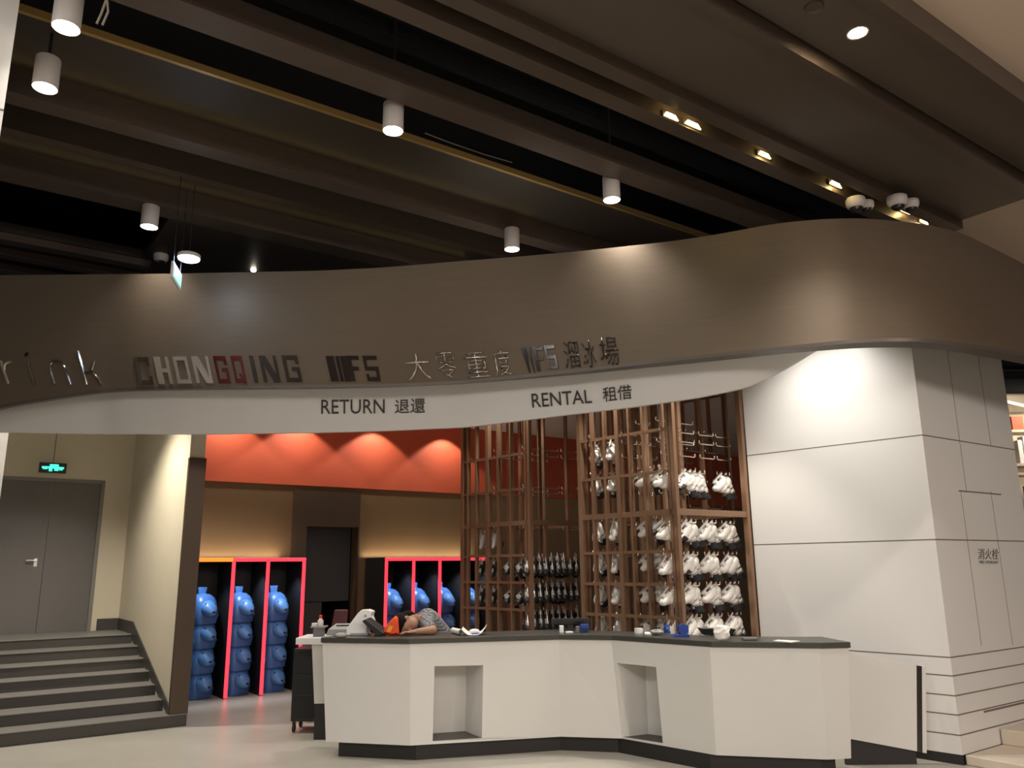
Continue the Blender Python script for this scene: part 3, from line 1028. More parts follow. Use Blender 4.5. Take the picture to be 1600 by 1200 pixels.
def neon_locker(u0, us, u1, ztop, label, left_bar=True, orange=None):
    """us: panel positions; front edges carry neon tubes"""
    root = empty('neon_locker', P(lerp(u0, u1, .5), LV, 0), label, 'storage unit', 'black storage units with red neon edges')
    build('back_panel', MB().ubox(u0, u1, LV + LD - .03, LV + LD, 0, ztop), M['black'], root)
    build('top_board', MB().ubox(u0, u1, LV + .02, LV + LD, ztop - .05, ztop), M['black'], root)
    for i, uu in enumerate(us):
        build('divider', MB().ubox(uu - .02, uu + .02, LV + .02, LV + LD, 0, ztop - .05), M['black'], root)
        if i or left_bar:
            build('neon_tube', MB().ubox(uu - .024, uu + .024, LV - .01, LV + .02, .01, ztop - .05), M['neon'], root, bevel=.012, seg=3)
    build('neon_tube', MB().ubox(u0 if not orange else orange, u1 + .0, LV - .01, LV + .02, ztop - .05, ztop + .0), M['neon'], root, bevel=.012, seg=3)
    for i in range(len(us) - 1):
        uu = (us[i] + us[i + 1]) / 2
        light('bay_light', 'SPOT', P(uu + .02, LV + .05, ztop - .07), 8, (.86, .93, 1), P(uu, LV + .3, .6), parent=root, spot_size=math.radians(95), spot_blend=.6, shadow_soft_size=.03)
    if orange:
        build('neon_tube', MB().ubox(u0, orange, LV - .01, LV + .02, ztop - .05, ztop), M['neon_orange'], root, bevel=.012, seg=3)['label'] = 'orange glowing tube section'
    return root


LZ = 1.80
ou = atp(372, 872, P(0, LV), VX).dot(UX)
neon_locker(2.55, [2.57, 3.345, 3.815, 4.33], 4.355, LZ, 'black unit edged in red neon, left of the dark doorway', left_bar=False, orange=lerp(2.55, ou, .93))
uR = [atp(x, 930, P(0, LV), VX).dot(UX) for x in (603, 646, 687.5)]
du = uR[1] - uR[0]
us2 = [uR[0], uR[0] + du, uR[0] + 2 * du, uR[0] + 3 * du, uR[0] + 4 * du]
neon_locker(us2[0] - .024, us2, us2[-1] + .024, LZ, 'black unit edged in red neon, right of the dark doorway behind the person')


def make_seal():
    """stackable skating aid shaped like a seal: x across, -y towards the front, base at z = 0"""
    root = empty('seal_skate_aid', (0, 0, 0), 'x', 'skating aid', 'blue seal skating aids')
    mb = MB()
    rings = []
    prof = [(.165, .165, .0, 0), (.175, .175, .05, 0), (.172, .175, .18, 0), (.16, .16, .28, .01), (.135, .13, .34, .02), (.09, .09, .38, .03), (.02, .03, .392, .03)]
    nn = 24
    for rx, ry, z, cy in prof:
        r_ = []
        for k in range(nn):
            t = 2 * math.pi * k / nn
            c_, s_ = math.cos(t), math.sin(t)
            e = .62
            r_.append(V3((rx * math.copysign(abs(c_) ** e, c_), cy + ry * math.copysign(abs(s_) ** e, s_), z)))
        rings.append(r_)
    mb.loft(rings)
    build('body', mb, M['blue'], root, smooth=True, local=True)
    hd = MB()
    rings = []
    # head: a rounded bulb drawn forward and down into a muzzle
    for t, r, zc in ((.06, .085, .19), (0, .108, .20), (-.06, .116, .20), (-.12, .112, .191), (-.16, .095, .177), (-.19, .072, .161), (-.215, .044, .149), (-.23, .018, .143)):
        rings.append([V3((r * math.cos(2 * math.pi * k / 20), t - .06, zc + r * .92 * math.sin(2 * math.pi * k / 20))) for k in range(20)])
    hd.loft(rings)
    h = build('head', hd, M['blue_face'], root, smooth=True, local=True)
    build('nose', MB().ball((0, -.292, .155), .022, .014, .016, 10, 8), M['black'], h, smooth=True, local=True)
    for s_ in (-1, 1):
        build('eye', MB().ball((s_ * .062, -.195, .255), .013, .013, .013, 10, 8), M['black'], h, smooth=True, local=True)
    for s_ in (-1, 1):
        build('flipper', MB().ball((s_ * .165, -.04, .10), .03, .08, .05, 12, 8), M['blue'], root, smooth=True, local=True)
    return root


def add_tail(root):
    t = MB()
    t.loft([[V3((sx * w_, y, z)) for sx, y in ((-1, .02), (1, .02), (1, .06), (-1, .06))] for w_, z in ((.055, .36), (.055, .42), (.063, .46), (.066, .475))])
    return build('tail_handle', t, M['blue'], root, local=True, bevel=.008)


ORD = ('bottom', 'second from floor', 'third from floor', 'top', 'fifth from floor')
seal = make_seal()
used = False
face_rot = math.atan2(VX.y, VX.x) - math.pi / 2
first = True
tops = []


def place_seal(uu, vv, z, lab, tail):
    global first
    o = seal if first else copy_tree(seal)
    first = False
    o.location = P(uu, vv, z)
    o.rotation_euler = (0, 0, face_rot + random.uniform(-.05, .05) + .30)
    o['label'] = lab
    if tail:
        tops.append(o)


bays = [(3.02, 'leftmost bay of the left neon unit'), (3.58, 'middle bay of the left neon unit'), (4.07, 'right bay of the left neon unit')]
bays[0] = (3.09, bays[0][1])
for uu, nm in bays:
    for k in range(4):
        place_seal(uu - .02, LV + .36, k * .313 + .004, 'blue seal skating aid, %s in the %s' % (ORD[k], nm), k == 3)
for j in range(4):
    uu = (us2[j] + us2[j + 1]) / 2
    nm = ('first bay', 'second bay', 'third bay', 'fourth bay')[j] + ' of the right neon unit'
    for k in range(4):
        place_seal(uu, LV + .36, k * .313 + .004, 'blue seal skating aid, %s in the %s' % (ORD[k], nm), k == 3)
for o in tops:
    add_tail(o)

light('unit_top_strip', 'AREA', P(3.4, LV + LD - .12, LZ + .03), 2.6, (1, .80, .55), P(3.4, LV + LD + .1, LZ + 1), shape='RECTANGLE', size=1.7, size_y=.03)
light('unit_top_strip', 'AREA', P(6.6, LV + LD - .12, LZ + .03), 3.2, (1, .80, .55), P(6.6, LV + LD + .1, LZ + 1), shape='RECTANGLE', size=2.0, size_y=.03)
# ------------------------------------------------------------------ skates
def make_skate(kind):
    """toe at -x, sole at z=0 (blade below), y across; hung from the cuff"""
    sh, tr = (M['sk_white'], M['greylt']) if kind == 'white' else (M['sk_black'], M['sk_trim'])
    root = empty('ice_skate', (0, 0, 0), 'x', 'ice skate', 'hanging rental skates')
    mb = MB()
    nn = 12

    def ring(x, w_, z0, z1, e=.8):
        r_ = []
        for k in range(nn):
            t = 2 * math.pi * k / nn
            c_, s_ = math.cos(t), math.sin(t)
            r_.append(V3((x, w_ * math.copysign(abs(c_) ** e, c_), (z0 + z1) / 2 + (z1 - z0) / 2 * math.copysign(abs(s_) ** e, s_))))
        return r_
    mb.loft([ring(-.185, .012, .018, .035), ring(-.178, .032, .006, .058), ring(-.15, .044, .0, .078), ring(-.10, .049, 0, .088), ring(-.05, .046, 0, .108), ring(.0, .042, 0, .125), ring(.05, .042, 0, .12), ring(.08, .034, .004, .10), ring(.092, .014, .02, .08)])
    cr = []
    for z, xc, rx, ry in ((.06, .028, .062, .042), (.11, .025, .062, .043), (.16, .022, .060, .044), (.195, .018, .064, .048)):
        cr.append([V3((xc + rx * math.cos(2 * math.pi * k / nn), ry * math.sin(2 * math.pi * k / nn), z + .018 * math.cos(2 * math.pi * k / nn))) for k in range(nn)])
    mb.loft(cr)
    build('boot_shell', mb, sh, root, smooth=True, local=True)
    ln = MB()
    ln.loft([[V3((.014 + r * math.cos(2 * math.pi * k / nn), .74 * r * math.sin(2 * math.pi * k / nn), z + .018 * math.cos(2 * math.pi * k / nn))) for k in range(nn)] for r, z in ((.056, .18), (.064, .225), (.070, .275), (.05, .275), (.045, .20))])
    build('liner_cuff', ln, M['liner'], root, smooth=True, local=True)
    st_ = MB()
    for z, xc, rx, ry in ((.125, .025, .065, .046), (.18, .019, .067, .050)):
        st_.loft([[V3((xc + rx * math.cos(2 * math.pi * k / nn), ry * math.sin(2 * math.pi * k / nn), z + d + .012 * math.cos(2 * math.pi * k / nn))) for k in range(nn)] for d in (-.009, .009)])
    st_.box((-.048, 0, .125), .03, .035, .03).box((-.05, 0, .18), .03, .035, .03)
    build('buckle_strap', st_, tr if kind != 'white' else M['steel'], root, local=True)
    hb = MB()
    hb.loft([[V3((x, w_, z)) for x, w_ in ((-.13, -.022), (-.06, -.022), (-.06, .022), (-.13, .022))] for z in (.004,)] + [[V3((x, w_, -.035)) for x, w_ in ((-.115, -.006), (-.075, -.006), (-.075, .006), (-.115, .006))]])
    hb.loft([[V3((x, w_, z)) for x, w_ in ((.01, -.022), (.075, -.022), (.075, .022), (.01, .022))] for z in (.004,)] + [[V3((x, w_, -.035)) for x, w_ in ((.025, -.006), (.06, -.006), (.06, .006), (.025, .006))]])
    hb.box((-.03, 0, -.04), .24, .012, .014)
    build('blade_holder', hb, M['sk_trim'], root, local=True)
    bl = MB()
    bl.extrude([V3((-.165, -.002, -.04)), V3((.105, -.002, -.04)), V3((.10, -.002, -.062)), V3((-.14, -.002, -.066)), V3((-.17, -.002, -.052))], V3((0, .004, 0)))
    build('blade', bl, M['steel'], root, local=True)
    return root


SKW, SKB = make_skate('white'), make_skate('black')
flags = {'white': True, 'black': True}
# mixed boots: black front with white shell for the left bay
nsk = 0


def hang(kind, p, axis, nose, label, roll=0.0, scale=1.0):
    """p: hanging point (top of the cuff); axis: horizontal direction the toe points to; nose: degrees nose-down, sole up"""
    global nsk
    src = SKW if kind == 'white' else SKB
    o = src if flags[kind] else copy_tree(src)
    flags[kind] = False
    ax = V3(axis).normalized()
    rz = math.atan2(-ax.y, -ax.x)
    mt = Matrix.Rotation(rz, 4, 'Z') @ Matrix.Rotation(-math.radians(nose), 4, 'Y') @ Matrix.Rotation(math.pi + roll, 4, 'X')
    off = mt @ V3((.045, 0, -.02))
    o.rotation_euler = mt.to_euler()
    o.location = V3(p) - off * scale
    o.scale = (scale,) * 3
    o['label'] = label
    nsk += 1
    return o


# ------------------------------------------------------------------ skate racks
D_LEFT = atp(1058, 800, E0, VX); D_LEFT.z = 0
C_LEFT = atp(903, 800, D_LEFT, NK); C_LEFT.z = 0
Q = aty(828, 817, 10.4 * .951); Q.z = 0
# scale the rear rack so that its main rail shares the height of the front rack's
zmain = atp(1062, 799, E0, VX).z
for Yq in [9.0 + .02 * i for i in range(90)]:
    Q = aty(828, 817, Yq)
    if Q.z >= zmain - .01:
        break
Q.z = 0
A_LEFT = atp(719, 820, Q, NK); A_LEFT.z = 0
RT = 3.95


def rack(name_label, corner, fdir, flen, sdir, slen, rails, smid, fr_slats, sd_slats, sd_depth):
    root = empty('skate_rack', corner, name_label, 'skate rack', 'bronze skate racks')
    f, s_ = fdir, sdir
    fn, sn = -VX, -NK

    def post(q, w_=.05, dpt=.06, nm='post', m_='rack', ax=f, ay=None, z0=0.0, z1=RT):
        build(nm, MB().box(V3((q.x, q.y, (z0 + z1) / 2)), w_, dpt, z1 - z0, ax, ay or ZX.cross(ax)), M[m_], root)
    inn = f * .03 + s_ * .03
    c00, c10, c01, c11 = corner + inn, corner + f * (flen - .03) + s_ * .03, corner + s_ * (slen - .03) + f * .03, corner + f * (flen - .03) + s_ * (slen - .03)
    post(c00, .045, .05, 'corner_post'); post(c00 + s_ * .055 + f * .0, .03, .04, 'corner_post', ax=s_)
    post(c10, .045, .06, 'corner_post'); post(c01, .05, .06, 'corner_post', ax=s_); post(c11, .04, .04, 'corner_post')
    for fr in smid:
        post(corner + s_ * (slen * fr) + f * .03, .05, .06, 'middle_post', ax=s_)
    for fr, lay in sd_slats:
        post(corner + s_ * (slen * fr) + f * lay, .026, .05, 'upright_slat', ax=s_)
    for fr, lay in fr_slats:
        post(corner + f * (flen * fr) + s_ * (slen * lay), .024, .05, 'upright_slat')
    for z, th in rails:
        a, b = c00, c01
        mid = (a + b) / 2
        build('side_rail', MB().box(V3((mid.x, mid.y, z)), (b - a).length, .04, th, s_, ZX.cross(s_)), M['rack'], root)
    for z, th in ((zmain, .06), (RT - .05, .06), (.2, .06)):
        mid = (c00 + c10) / 2
        build('front_rail', MB().box(V3((mid.x, mid.y, z)), (c10 - c00).length, .045, th, f, ZX.cross(f)), M['rack'], root)
        mid = (c01 + c11) / 2
        build('rear_rail', MB().box(V3((mid.x, mid.y, z)), (c11 - c01).length, .04, th * .8, f, ZX.cross(f)), M['rack'], root)
        mid = (c10 + c11) / 2
        build('side_rail', MB().box(V3((mid.x, mid.y, z)), (c11 - c10).length, .04, th * .8, s_, ZX.cross(s_)), M['rack'], root)
    return root


def hook_rod(root, q, d, L, up=.035):
    """U-shaped hanging rod along d: both ends turned up"""
    d = V3(d).normalized()
    a, b = V3(q) - d * L / 2, V3(q) + d * L / 2
    return build('hanging_rod', MB().tube([a + ZX * up, a + ZX * .008, a + d * .010, b - d * .010, b + ZX * .008, b + ZX * up], .0075, 6), M['rod'], root, smooth=True)


zc = lambda y: atp(905, y, D_LEFT, NK).z
RZ = [zc(690.5), zc(751), zmain, zc(865), zc(912), zc(959), .62, .25]
rails = [(z, .03) for z in RZ]
rails[2] = (zmain, .055)
fl1 = (E0 - D_LEFT).length - .01
sl1 = (C_LEFT - D_LEFT).length
sd_sl = [(.12, .03), (.30, .03), (.44, .03), (.70, .03), (.84, .03), (.2, .4), (.5, .4), (.8, .4)]
fr_sl = [(.12, .35), (.36, .30), (.60, .36), (.84, .32), (.22, .7), (.48, .7), (.74, .72), (.08, .97), (.2, .97), (.32, .97), (.44, .97), (.56, .97), (.68, .97), (.8, .97), (.92, .97)]
r1 = rack('tall bronze skate rack beside the white column, holding mostly white skates', D_LEFT, UX, fl1, WX, sl1, rails, (.56,), fr_sl, sd_sl, .3)
fl2 = 1.05
sl2 = (A_LEFT - Q).length
r2 = rack('tall bronze skate rack at centre with black skates, before the right neon unit', Q, UX, fl2, WX, sl2, rails, (.60,), [(.32, .1), (.66, .1), (.2, .6), (.5, .6), (.8, .6), (.4, .97), (.7, .97)], [(.27, .03), (.45, .03), (.77, .03), (.9, .03), (.3, .5), (.7, .5)], .3)


r3 = rack('tall bronze skate rack hidden behind the white skate rack, mostly empty hooks', D_LEFT + UX * 1.3 + VX * 1.5, UX, 1.4, WX, .8, rails, (.5,),
          [(.12, .2), (.3, .2), (.5, .2), (.7, .2), (.86, .2), (.2, .8), (.45, .8), (.62, .8), (.8, .8)], [(.12, .03), (.3, .03), (.7, .03), (.86, .03)], .3)
for z in (RZ[0] + .35, RZ[0] + .1, RZ[1] + .12, RZ[2] + .2, RZ[3] + .15):
    for fr in (.1, .32, .55, .8):
        for lay in (.1, .6):
            q = D_LEFT + UX * (1.3 + 1.4 * fr) + VX * 1.5 + WX * (.8 * lay)
            hook_rod(r3, V3((q.x, q.y, z)), UX, .26)


def fz(y, x=1120):
    return atp(x, y, E0, VX).z


ROW = ('top', 'second', 'third', 'fourth', 'bottom')
NUM = ('first', 'second', 'third', 'fourth', 'fifth', 'sixth', 'seventh', 'eighth', 'ninth', 'tenth')
# front face of the white rack: rows of hooks with shingled white skates
rows = [fz(740), fz(818), fz(869), fz(917), fz(968)]
for ri, z in enumerate(rows):
    groups = [(.045, 2), (.30, 2), (.575, 2), (.84, 2)]
    if ri == 0:
        groups = [(.045, 2), (.40, 4), (.82, 2)]
    n_in = 0
    for fr, cnt in groups:
        q = D_LEFT + UX * (fl1 * fr + .02) + WX * .16
        hook_rod(r1, V3((q.x, q.y, z + .012)), UX, .20 if cnt < 4 else .34)
        for k in range(cnt):
            qq = q + UX * ((k - (cnt - 1) / 2) * .088) + WX * (.012 * k)
            lab = 'white rental skate, %s row of the rack front by the column, %s from left' % (ROW[ri], NUM[n_in])
            hang('white', V3((qq.x, qq.y, z)), -UX * 1.0 - VX * .16, 34 + random.uniform(-6, 6), lab, random.uniform(-.08, .08), .88)
            n_in += 1
# empty rods in the upper rows and deeper lanes
for z in (fz(690), fz(676), fz(712)):
    for lay in (.12, .5, .85):
        for fr in (.08, .33, .6, .84):
            q = D_LEFT + UX * (fl1 * fr + .02) + WX * (sl1 * lay)
            hook_rod(r1, V3((q.x, q.y, z + (lay - .3) * .05)), UX, .22)
for z in rows[1:]:
    for fr in (.2, .5, .8):
        q = D_LEFT + UX * (fl1 * fr) + WX * (sl1 * .62)
        hook_rod(r1, V3((q.x, q.y, z + .012)), UX, .22)
for z in (RZ[0] + .12, RZ[0] - .1, RZ[1] + .05, RZ[1] - .2):
    for fr in (.22, .42):
        for lay in (.2, .55):
            q = D_LEFT + WX * (sl1 * fr) + UX * lay
            hook_rod(r1, V3((q.x, q.y, z)), UX, .2)
# side face: right bay white, left bay white shells with black openings
srows = [zc(744), zc(818), zc(866), zc(914), zc(962)]
for ri, z in enumerate(srows):
    for k, fr in enumerate((.36, .20)):
        q = D_LEFT + WX * (sl1 * fr) + UX * .17
        kind = 'black' if (ri == 1 and k == 1) else 'white'
        lab = '%s rental skate, %s row of the side bay nearest the corner post, %s one' % (kind, ROW[ri], ('left', 'right')[k])
        hang(kind, V3((q.x, q.y, z)), WX * .9 - UX * .45, 36 + random.uniform(-6, 6), lab, random.uniform(-.08, .08), .90)
        hook_rod(r1, V3((q.x, q.y, z + .012)), WX, .14)
lrows = [zc(697)] + srows
LR = ('top', 'second', 'third', 'fourth', 'fifth', 'bottom')
for ri, z in enumerate(lrows):
    for k, fr in enumerate((.90, .72)):
        q = D_LEFT + WX * (sl1 * fr) + UX * .14
        lab = 'white skate with open black boot, %s row of the rack left side bay, %s one' % (LR[ri], ('left', 'right')[k])
        hang('white', V3((q.x, q.y, z)), -NK * .9 - WX * .4, 48 + random.uniform(-5, 5), lab, random.uniform(-.1, .1), .92)
        hook_rod(r1, V3((q.x, q.y, z + .012)), WX, .14)
# middle rack: three rows of black skates on its front
for ri, y in enumerate((871, 912, 955)):
    z = atp(860, y, Q, VX).z
    for g in range(3):
        q = Q + UX * (.13 + g * .29) + WX * .14
        hook_rod(r2, V3((q.x, q.y, z + .012)), UX, .24)
        for k in range(3):
            qq = Q + UX * (.06 + (g * 3 + k) * .094) + WX * .14
            lab = 'black pale-edged skate, %s row of the middle rack front, %s from left' % (('top', 'middle', 'bottom')[ri], NUM[g * 3 + k])
            hang('black', V3((qq.x, qq.y, z)), -UX * .5 - VX * .8, 50 + random.uniform(-5, 5), lab, random.uniform(-.1, .1), .95)
for y in (702, 712, 762, 770, 826):
    for lay in (.1, .5):
        for g in range(3):
            q = Q + UX * (.14 + g * .30) + WX * (sl2 * lay)
            hook_rod(r2, V3((q.x, q.y, atp(860, y, Q, VX).z + lay * .04)), UX, .25)
# its left side
za = lambda y: atp(740, y, Q, NK).z
for ri, y in enumerate((835, 878, 921)):
    for k, fr in enumerate((.80, .62)):
        q = Q + WX * (sl2 * fr) + UX * .12
        kind = 'white' if ri == 0 else 'black'
        lab = '%s skate, %s row of the middle rack left side, %s one' % (kind, ('top', 'middle', 'bottom')[ri], ('left', 'right')[k])
        hang(kind, V3((q.x, q.y, za(y))), -NK * .9 - WX * .3, 62, lab, 0, .8)
        hook_rod(r2, V3((q.x, q.y, za(y) + .012)), WX, .14)
    if ri:
        for k, fr in enumerate((.38, .22)):
            q = Q + WX * (sl2 * fr) + UX * .13
            lab = 'black skate, %s row of the middle rack side near its corner post, %s one' % (('', 'upper', 'lower')[ri], ('left', 'right')[k])
            hang('black', V3((q.x, q.y, za(y))), -NK * .9 - WX * .3, 30, lab, 0, .9)

# ------------------------------------------------------------------ things on the counter
def cpt(x, y):
    """point on the granite worktop under the picture point"""
    return atz(x, y, CTT)


def xat(x, Y):
    return aty(x, 980, Y).x


# bottle and napkin box stand at far left
Y0 = 8.55
zf = zt_ + .013
xs_ = xat(499, Y0)
s1 = empty('small_stand', V3((xs_, Y0, zf)), 'small grey pedestal tray on the white flap', 'tray stand')
build('pedestal', MB().box((xs_, Y0, zf + .045), .10, .09, .09), M['grey'], s1)
build('tray', MB().box((xs_, Y0, zf + .097), .15, .14, .014), M['greylt'], s1, bevel=.003)
zt2 = zf + .104
s1 = empty('small_bottle', V3((xs_ + .01, Y0, zt2)), 'small milky bottle with red cap on the grey pedestal tray', 'bottle')
build('body', MB().lathe([(.026, 0), (.03, .006), (.03, .05), (.014, .072), (.013, .078)], (xs_ + .01, Y0, zt2), 16), M['clear'], s1, smooth=True)
build('cap', MB().lathe([(.016, .078), (.017, .08), (.017, .104), (.014, .107)], (xs_ + .01, Y0, zt2), 16), M['red'], s1, smooth=True)
single('napkin_pack', MB().box((xs_ - .045, Y0 - .02, zt2 + .015), .05, .06, .03), M['paper'], 'white napkin pack beside the small red capped bottle', 'napkin pack', bevel=.006)
# grey printer
p = cpt(533, 992)
x0, x1, Yp = xat(513, 8.05), xat(548, 8.05), 8.05
pr_ = empty('receipt_printer', V3(((x0 + x1) / 2, Yp, CTT)), 'grey sloping desk printer at the left end of the counter', 'printer')
build('body', MB().extrude([V3((x0, Yp - .1, CTT)), V3((x0 + .02, Yp + .1, CTT)), V3((x0 + .05, Yp + .1, CTT + .10)), V3((x0 + .02, Yp - .1, CTT + .06))], V3((x1 - x0, 0, 0))), M['greylt'], pr_, bevel=.008)
build('paper_slot', MB().box(((x0 + x1) / 2 + .03, Yp + .0, CTT + .086), .12, .02, .008), M['plastic'], pr_)
# white terminal leaning with dark display arm
Yt = 7.92
A_ = [(540, 990), (541, 979), (549, 968), (558, 956), (565, 949.5), (574, 949), (581, 952), (579, 960), (583, 970), (579, 976), (574, 974), (572, 990)]
q = aty(560, 992, Yt)
tm = empty('payment_terminal', V3((q.x, Yt, CTT)), 'white cashier terminal seen from behind, leaning on the left of the counter', 'terminal')
zfix = CTT - aty(556, 990, Yt).z
build('back_shell', MB().extrude([aty(x, y, Yt) + ZX * zfix for x, y in A_], V3((.02, .09, 0))), M['bright'], tm, bevel=.01, seg=3)
q = aty(571, 959, Yt) + ZX * zfix
build('round_badge', MB().lathe([(.011, -.006), (.011, .004)], q, 14, V3((0, 1, 0))), M['greylt'], tm)
build('base', MB().box((aty(562, 988, Yt).x, Yt + .05, CTT + .012), .17, .16, .024), M['greylt'], tm, bevel=.006)
B_ = [(565, 972), (571, 969.5), (600, 991), (590, 997)]
Ys = 7.80
zf2 = CTT - aty(594, 996, Ys).z
ar = empty('tablet_stand', V3((aty(585, 995, Ys).x, Ys, CTT)), 'dark grey tablet tilted on the counter between terminal and red bag', 'tablet')
build('slab', MB().extrude([aty(x, y, Ys) + ZX * zf2 for x, y in B_], V3((.03, .12, .015))), M['plastic'], ar, bevel=.004)
build('foot', MB().box((aty(592, 995, Ys).x, Ys + .08, CTT + .006), .10, .1, .012), M['plastic'], ar)
# crumpled clear bag
q = cpt(533, 996)
single('clear_bag', MB().ball(q + ZX * .02, .06, .05, .024, 12, 7), M['greylt'], 'small crumpled grey bag at the counter edge below the terminal', 'bag', smooth=True)
# red bag
Yb = 7.86
R_ = [(597, 992), (602, 982), (610, 972), (618, 964.5), (622, 967), (623, 980), (624, 994), (611, 996)]
zf3 = CTT - aty(611, 996, Yb).z
q = aty(611, 995, Yb)
rb = empty('snack_bag', V3((q.x, Yb, CTT)), 'shiny red and orange snack bag standing beside the person', 'bag')
c_ = V3((0, 0, 0))
pts = [aty(x, y, Yb) + ZX * zf3 for x, y in R_]
for p_ in pts:
    c_ += p_ / len(pts)
build('pouch', MB().loft([[c_.lerp(p_, .75) - V3((0, .035, 0)) for p_ in pts], [p_ for p_ in pts], [c_.lerp(p_, .75) + V3((0, .035, 0)) for p_ in pts]]), M['redbag'], rb, smooth=True)
build('yellow_patch', MB().extrude([c_ + V3((-.05, -.042, -.05)), c_ + V3((-.01, -.042, -.05)), c_ + V3((.01, -.042, .0)), c_ + V3((-.03, -.042, .01))], V3((0, .006, 0))), M['neon_orange'] if False else mat('orange_print', (.9, .32, .03), .5), rb)

# maroon chair behind
Yc = 9.75
cx0, cx1 = xat(514, Yc), xat(541, Yc)
czt = aty(528, 953, Yc).z
ch = empty('office_chair', V3(((cx0 + cx1) / 2, Yc, 0)), 'maroon backed office chair behind the left end of the counter', 'chair')
mx_ = (cx0 + cx1) / 2
build('backrest', MB().extrude([V3((cx0 - .03, Yc, .62)), V3((cx1 - .02, Yc, .62)), V3((cx1, Yc + .05, czt)), V3((cx0 + .04, Yc + .05, czt))], V3((0, .05, 0))), M['maroon'], ch, bevel=.015, seg=3)
build('seat', MB().box((mx_, Yc - .18, .46), .42, .42, .07), M['maroon'], ch, bevel=.02, seg=3)
build('column', MB().lathe([(.025, .1), (.025, .43)], (mx_, Yc - .18, 0), 12).box((mx_, Yc + .04, .52), .06, .03, .3), M['plastic'], ch)
for k in range(5):
    a = 2 * math.pi * k / 5
    e = V3((mx_ + .25 * math.cos(a), Yc - .18 + .25 * math.sin(a), .06))
    build('foot_arm', MB().tube([V3((mx_, Yc - .18, .11)), e], .016, 6).ball(e - ZX * .025, .03, .03, .03, 8, 6), M['plastic'], ch)

# paper rolls and sheets at centre-left
Yr = 7.86
ra, rb_ = aty(708, 986, Yr + .2), aty(721, 990, Yr - .05)
zr = CTT + .028
single('paper_roll', MB().tube([V3((ra.x, Yr + .2, zr)), V3((rb_.x, Yr - .05, zr))], .027, 18, cap=False).tube([V3((ra.x, Yr + .2, zr)), V3((rb_.x, Yr - .045, zr))], .018, 18, cap=False), M['paper'],
       'white paper roll pointing at the viewer beside the person', 'paper roll', smooth=True)
xx0, xx1 = xat(722, Yr), xat(760, Yr)
rings = []
for k in range(13):
    t = k / 12
    x = lerp(xx0, xx1, t)
    z = CTT + .004 + (.075 * max(0, (t - .62) / .38) ** 2) + .05 * max(0, (.3 - t) / .3) ** 1.5
    rings.append([V3((x, Yr - .08, z)), V3((x, Yr + .14, z + .01)), V3((x, Yr + .14, z + .013)), V3((x, Yr - .08, z + .003))])
single('curled_paper', MB().loft(rings), M['paper'], 'large curling sheet of white paper right of the paper roll', 'paper', smooth=True)
single('paper_lump', MB().ball((xat(741, Yr), Yr + .02, CTT + .032), .05, .04, .022, 12, 8), M['paper'], 'white wad lying on the curling sheet', 'paper', smooth=True)
single('blue_pen', MB().tube([V3((xat(738, Yr), Yr - .06, CTT + .016)), V3((xat(750, Yr), Yr - .02, CTT + .016))], .006, 8), M['navy'], 'blue pen lying on the curling white sheet', 'pen')

# monitor
Ym = 8.30
mx0, mx1 = xat(861, Ym), xat(922, Ym)
mzt = aty(890, 966, Ym).z
mo = empty('monitor', V3(((mx0 + mx1) / 2, Ym, CTT)), 'wide low black monitor on the middle of the counter', 'monitor')
build('screen_housing', MB().box(((mx0 + mx1) / 2, Ym, (mzt + CTT + .055) / 2), mx1 - mx0, .035, mzt - CTT - .055), M['plastic'], mo, bevel=.006)
build('back_panel', MB().box(((mx0 + mx1) / 2, Ym - .02, (mzt + CTT + .055) / 2 - .01), (mx1 - mx0) * .86, .02, (mzt - CTT - .07) * .6), M['screen'], mo)
build('stand', MB().box(((mx0 + mx1) / 2, Ym, CTT + .035), .06, .03, .06).box(((mx0 + mx1) / 2, Ym, CTT + .006), .2, .13, .012), M['plastic'], mo)


def item(name, px0, px1, ytop, Y, depth, m_, label, cat, bevel=.004, zb=None):
    x0, x1 = xat(px0, Y), xat(px1, Y)
    zt = aty((px0 + px1) / 2, ytop, Y - depth / 2).z
    return single(name, MB().box(((x0 + x1) / 2, Y, (CTT + zt) / 2), x1 - x0, depth, zt - CTT), M[m_], label, cat, bevel=bevel)


item('white_box', 874, 880.5, 977.5, 8.02, .04, 'bright', 'small upright white box in front of the monitor', 'box')
single('paper_scrap', MB().extrude([V3((xat(883, 8.0), 7.94, CTT + .002)), V3((xat(895, 8.0), 7.96, CTT + .002)), V3((xat(893, 8.0), 8.03, CTT + .002)), V3((xat(884, 8.0), 8.0, CTT + .002))], ZX * .01), M['paper'], 'scrap of white paper beside the small white box', 'paper')
bb = empty('blue_card_reader', V3((xat(913, 8.0), 8.0, CTT)), 'small dark blue card reader at the right end of the monitor', 'card reader')
xx0, xx1 = xat(906.5, 8.0), xat(920, 8.0)
zt = aty(913, 975.5, 7.97).z
build('body', MB().box(((xx0 + xx1) / 2, 8.0, (CTT + zt) / 2), xx1 - xx0, .06, zt - CTT), M['navy'], bb, bevel=.006)
build('keypad', MB().box(((xx0 + xx1) / 2, 7.967, CTT + .03), (xx1 - xx0) * .7, .01, .03), M['screen'], bb)
item('grey_device', 899.5, 906, 979, 8.03, .06, 'grey', 'small grey device touching the blue card reader', 'device')
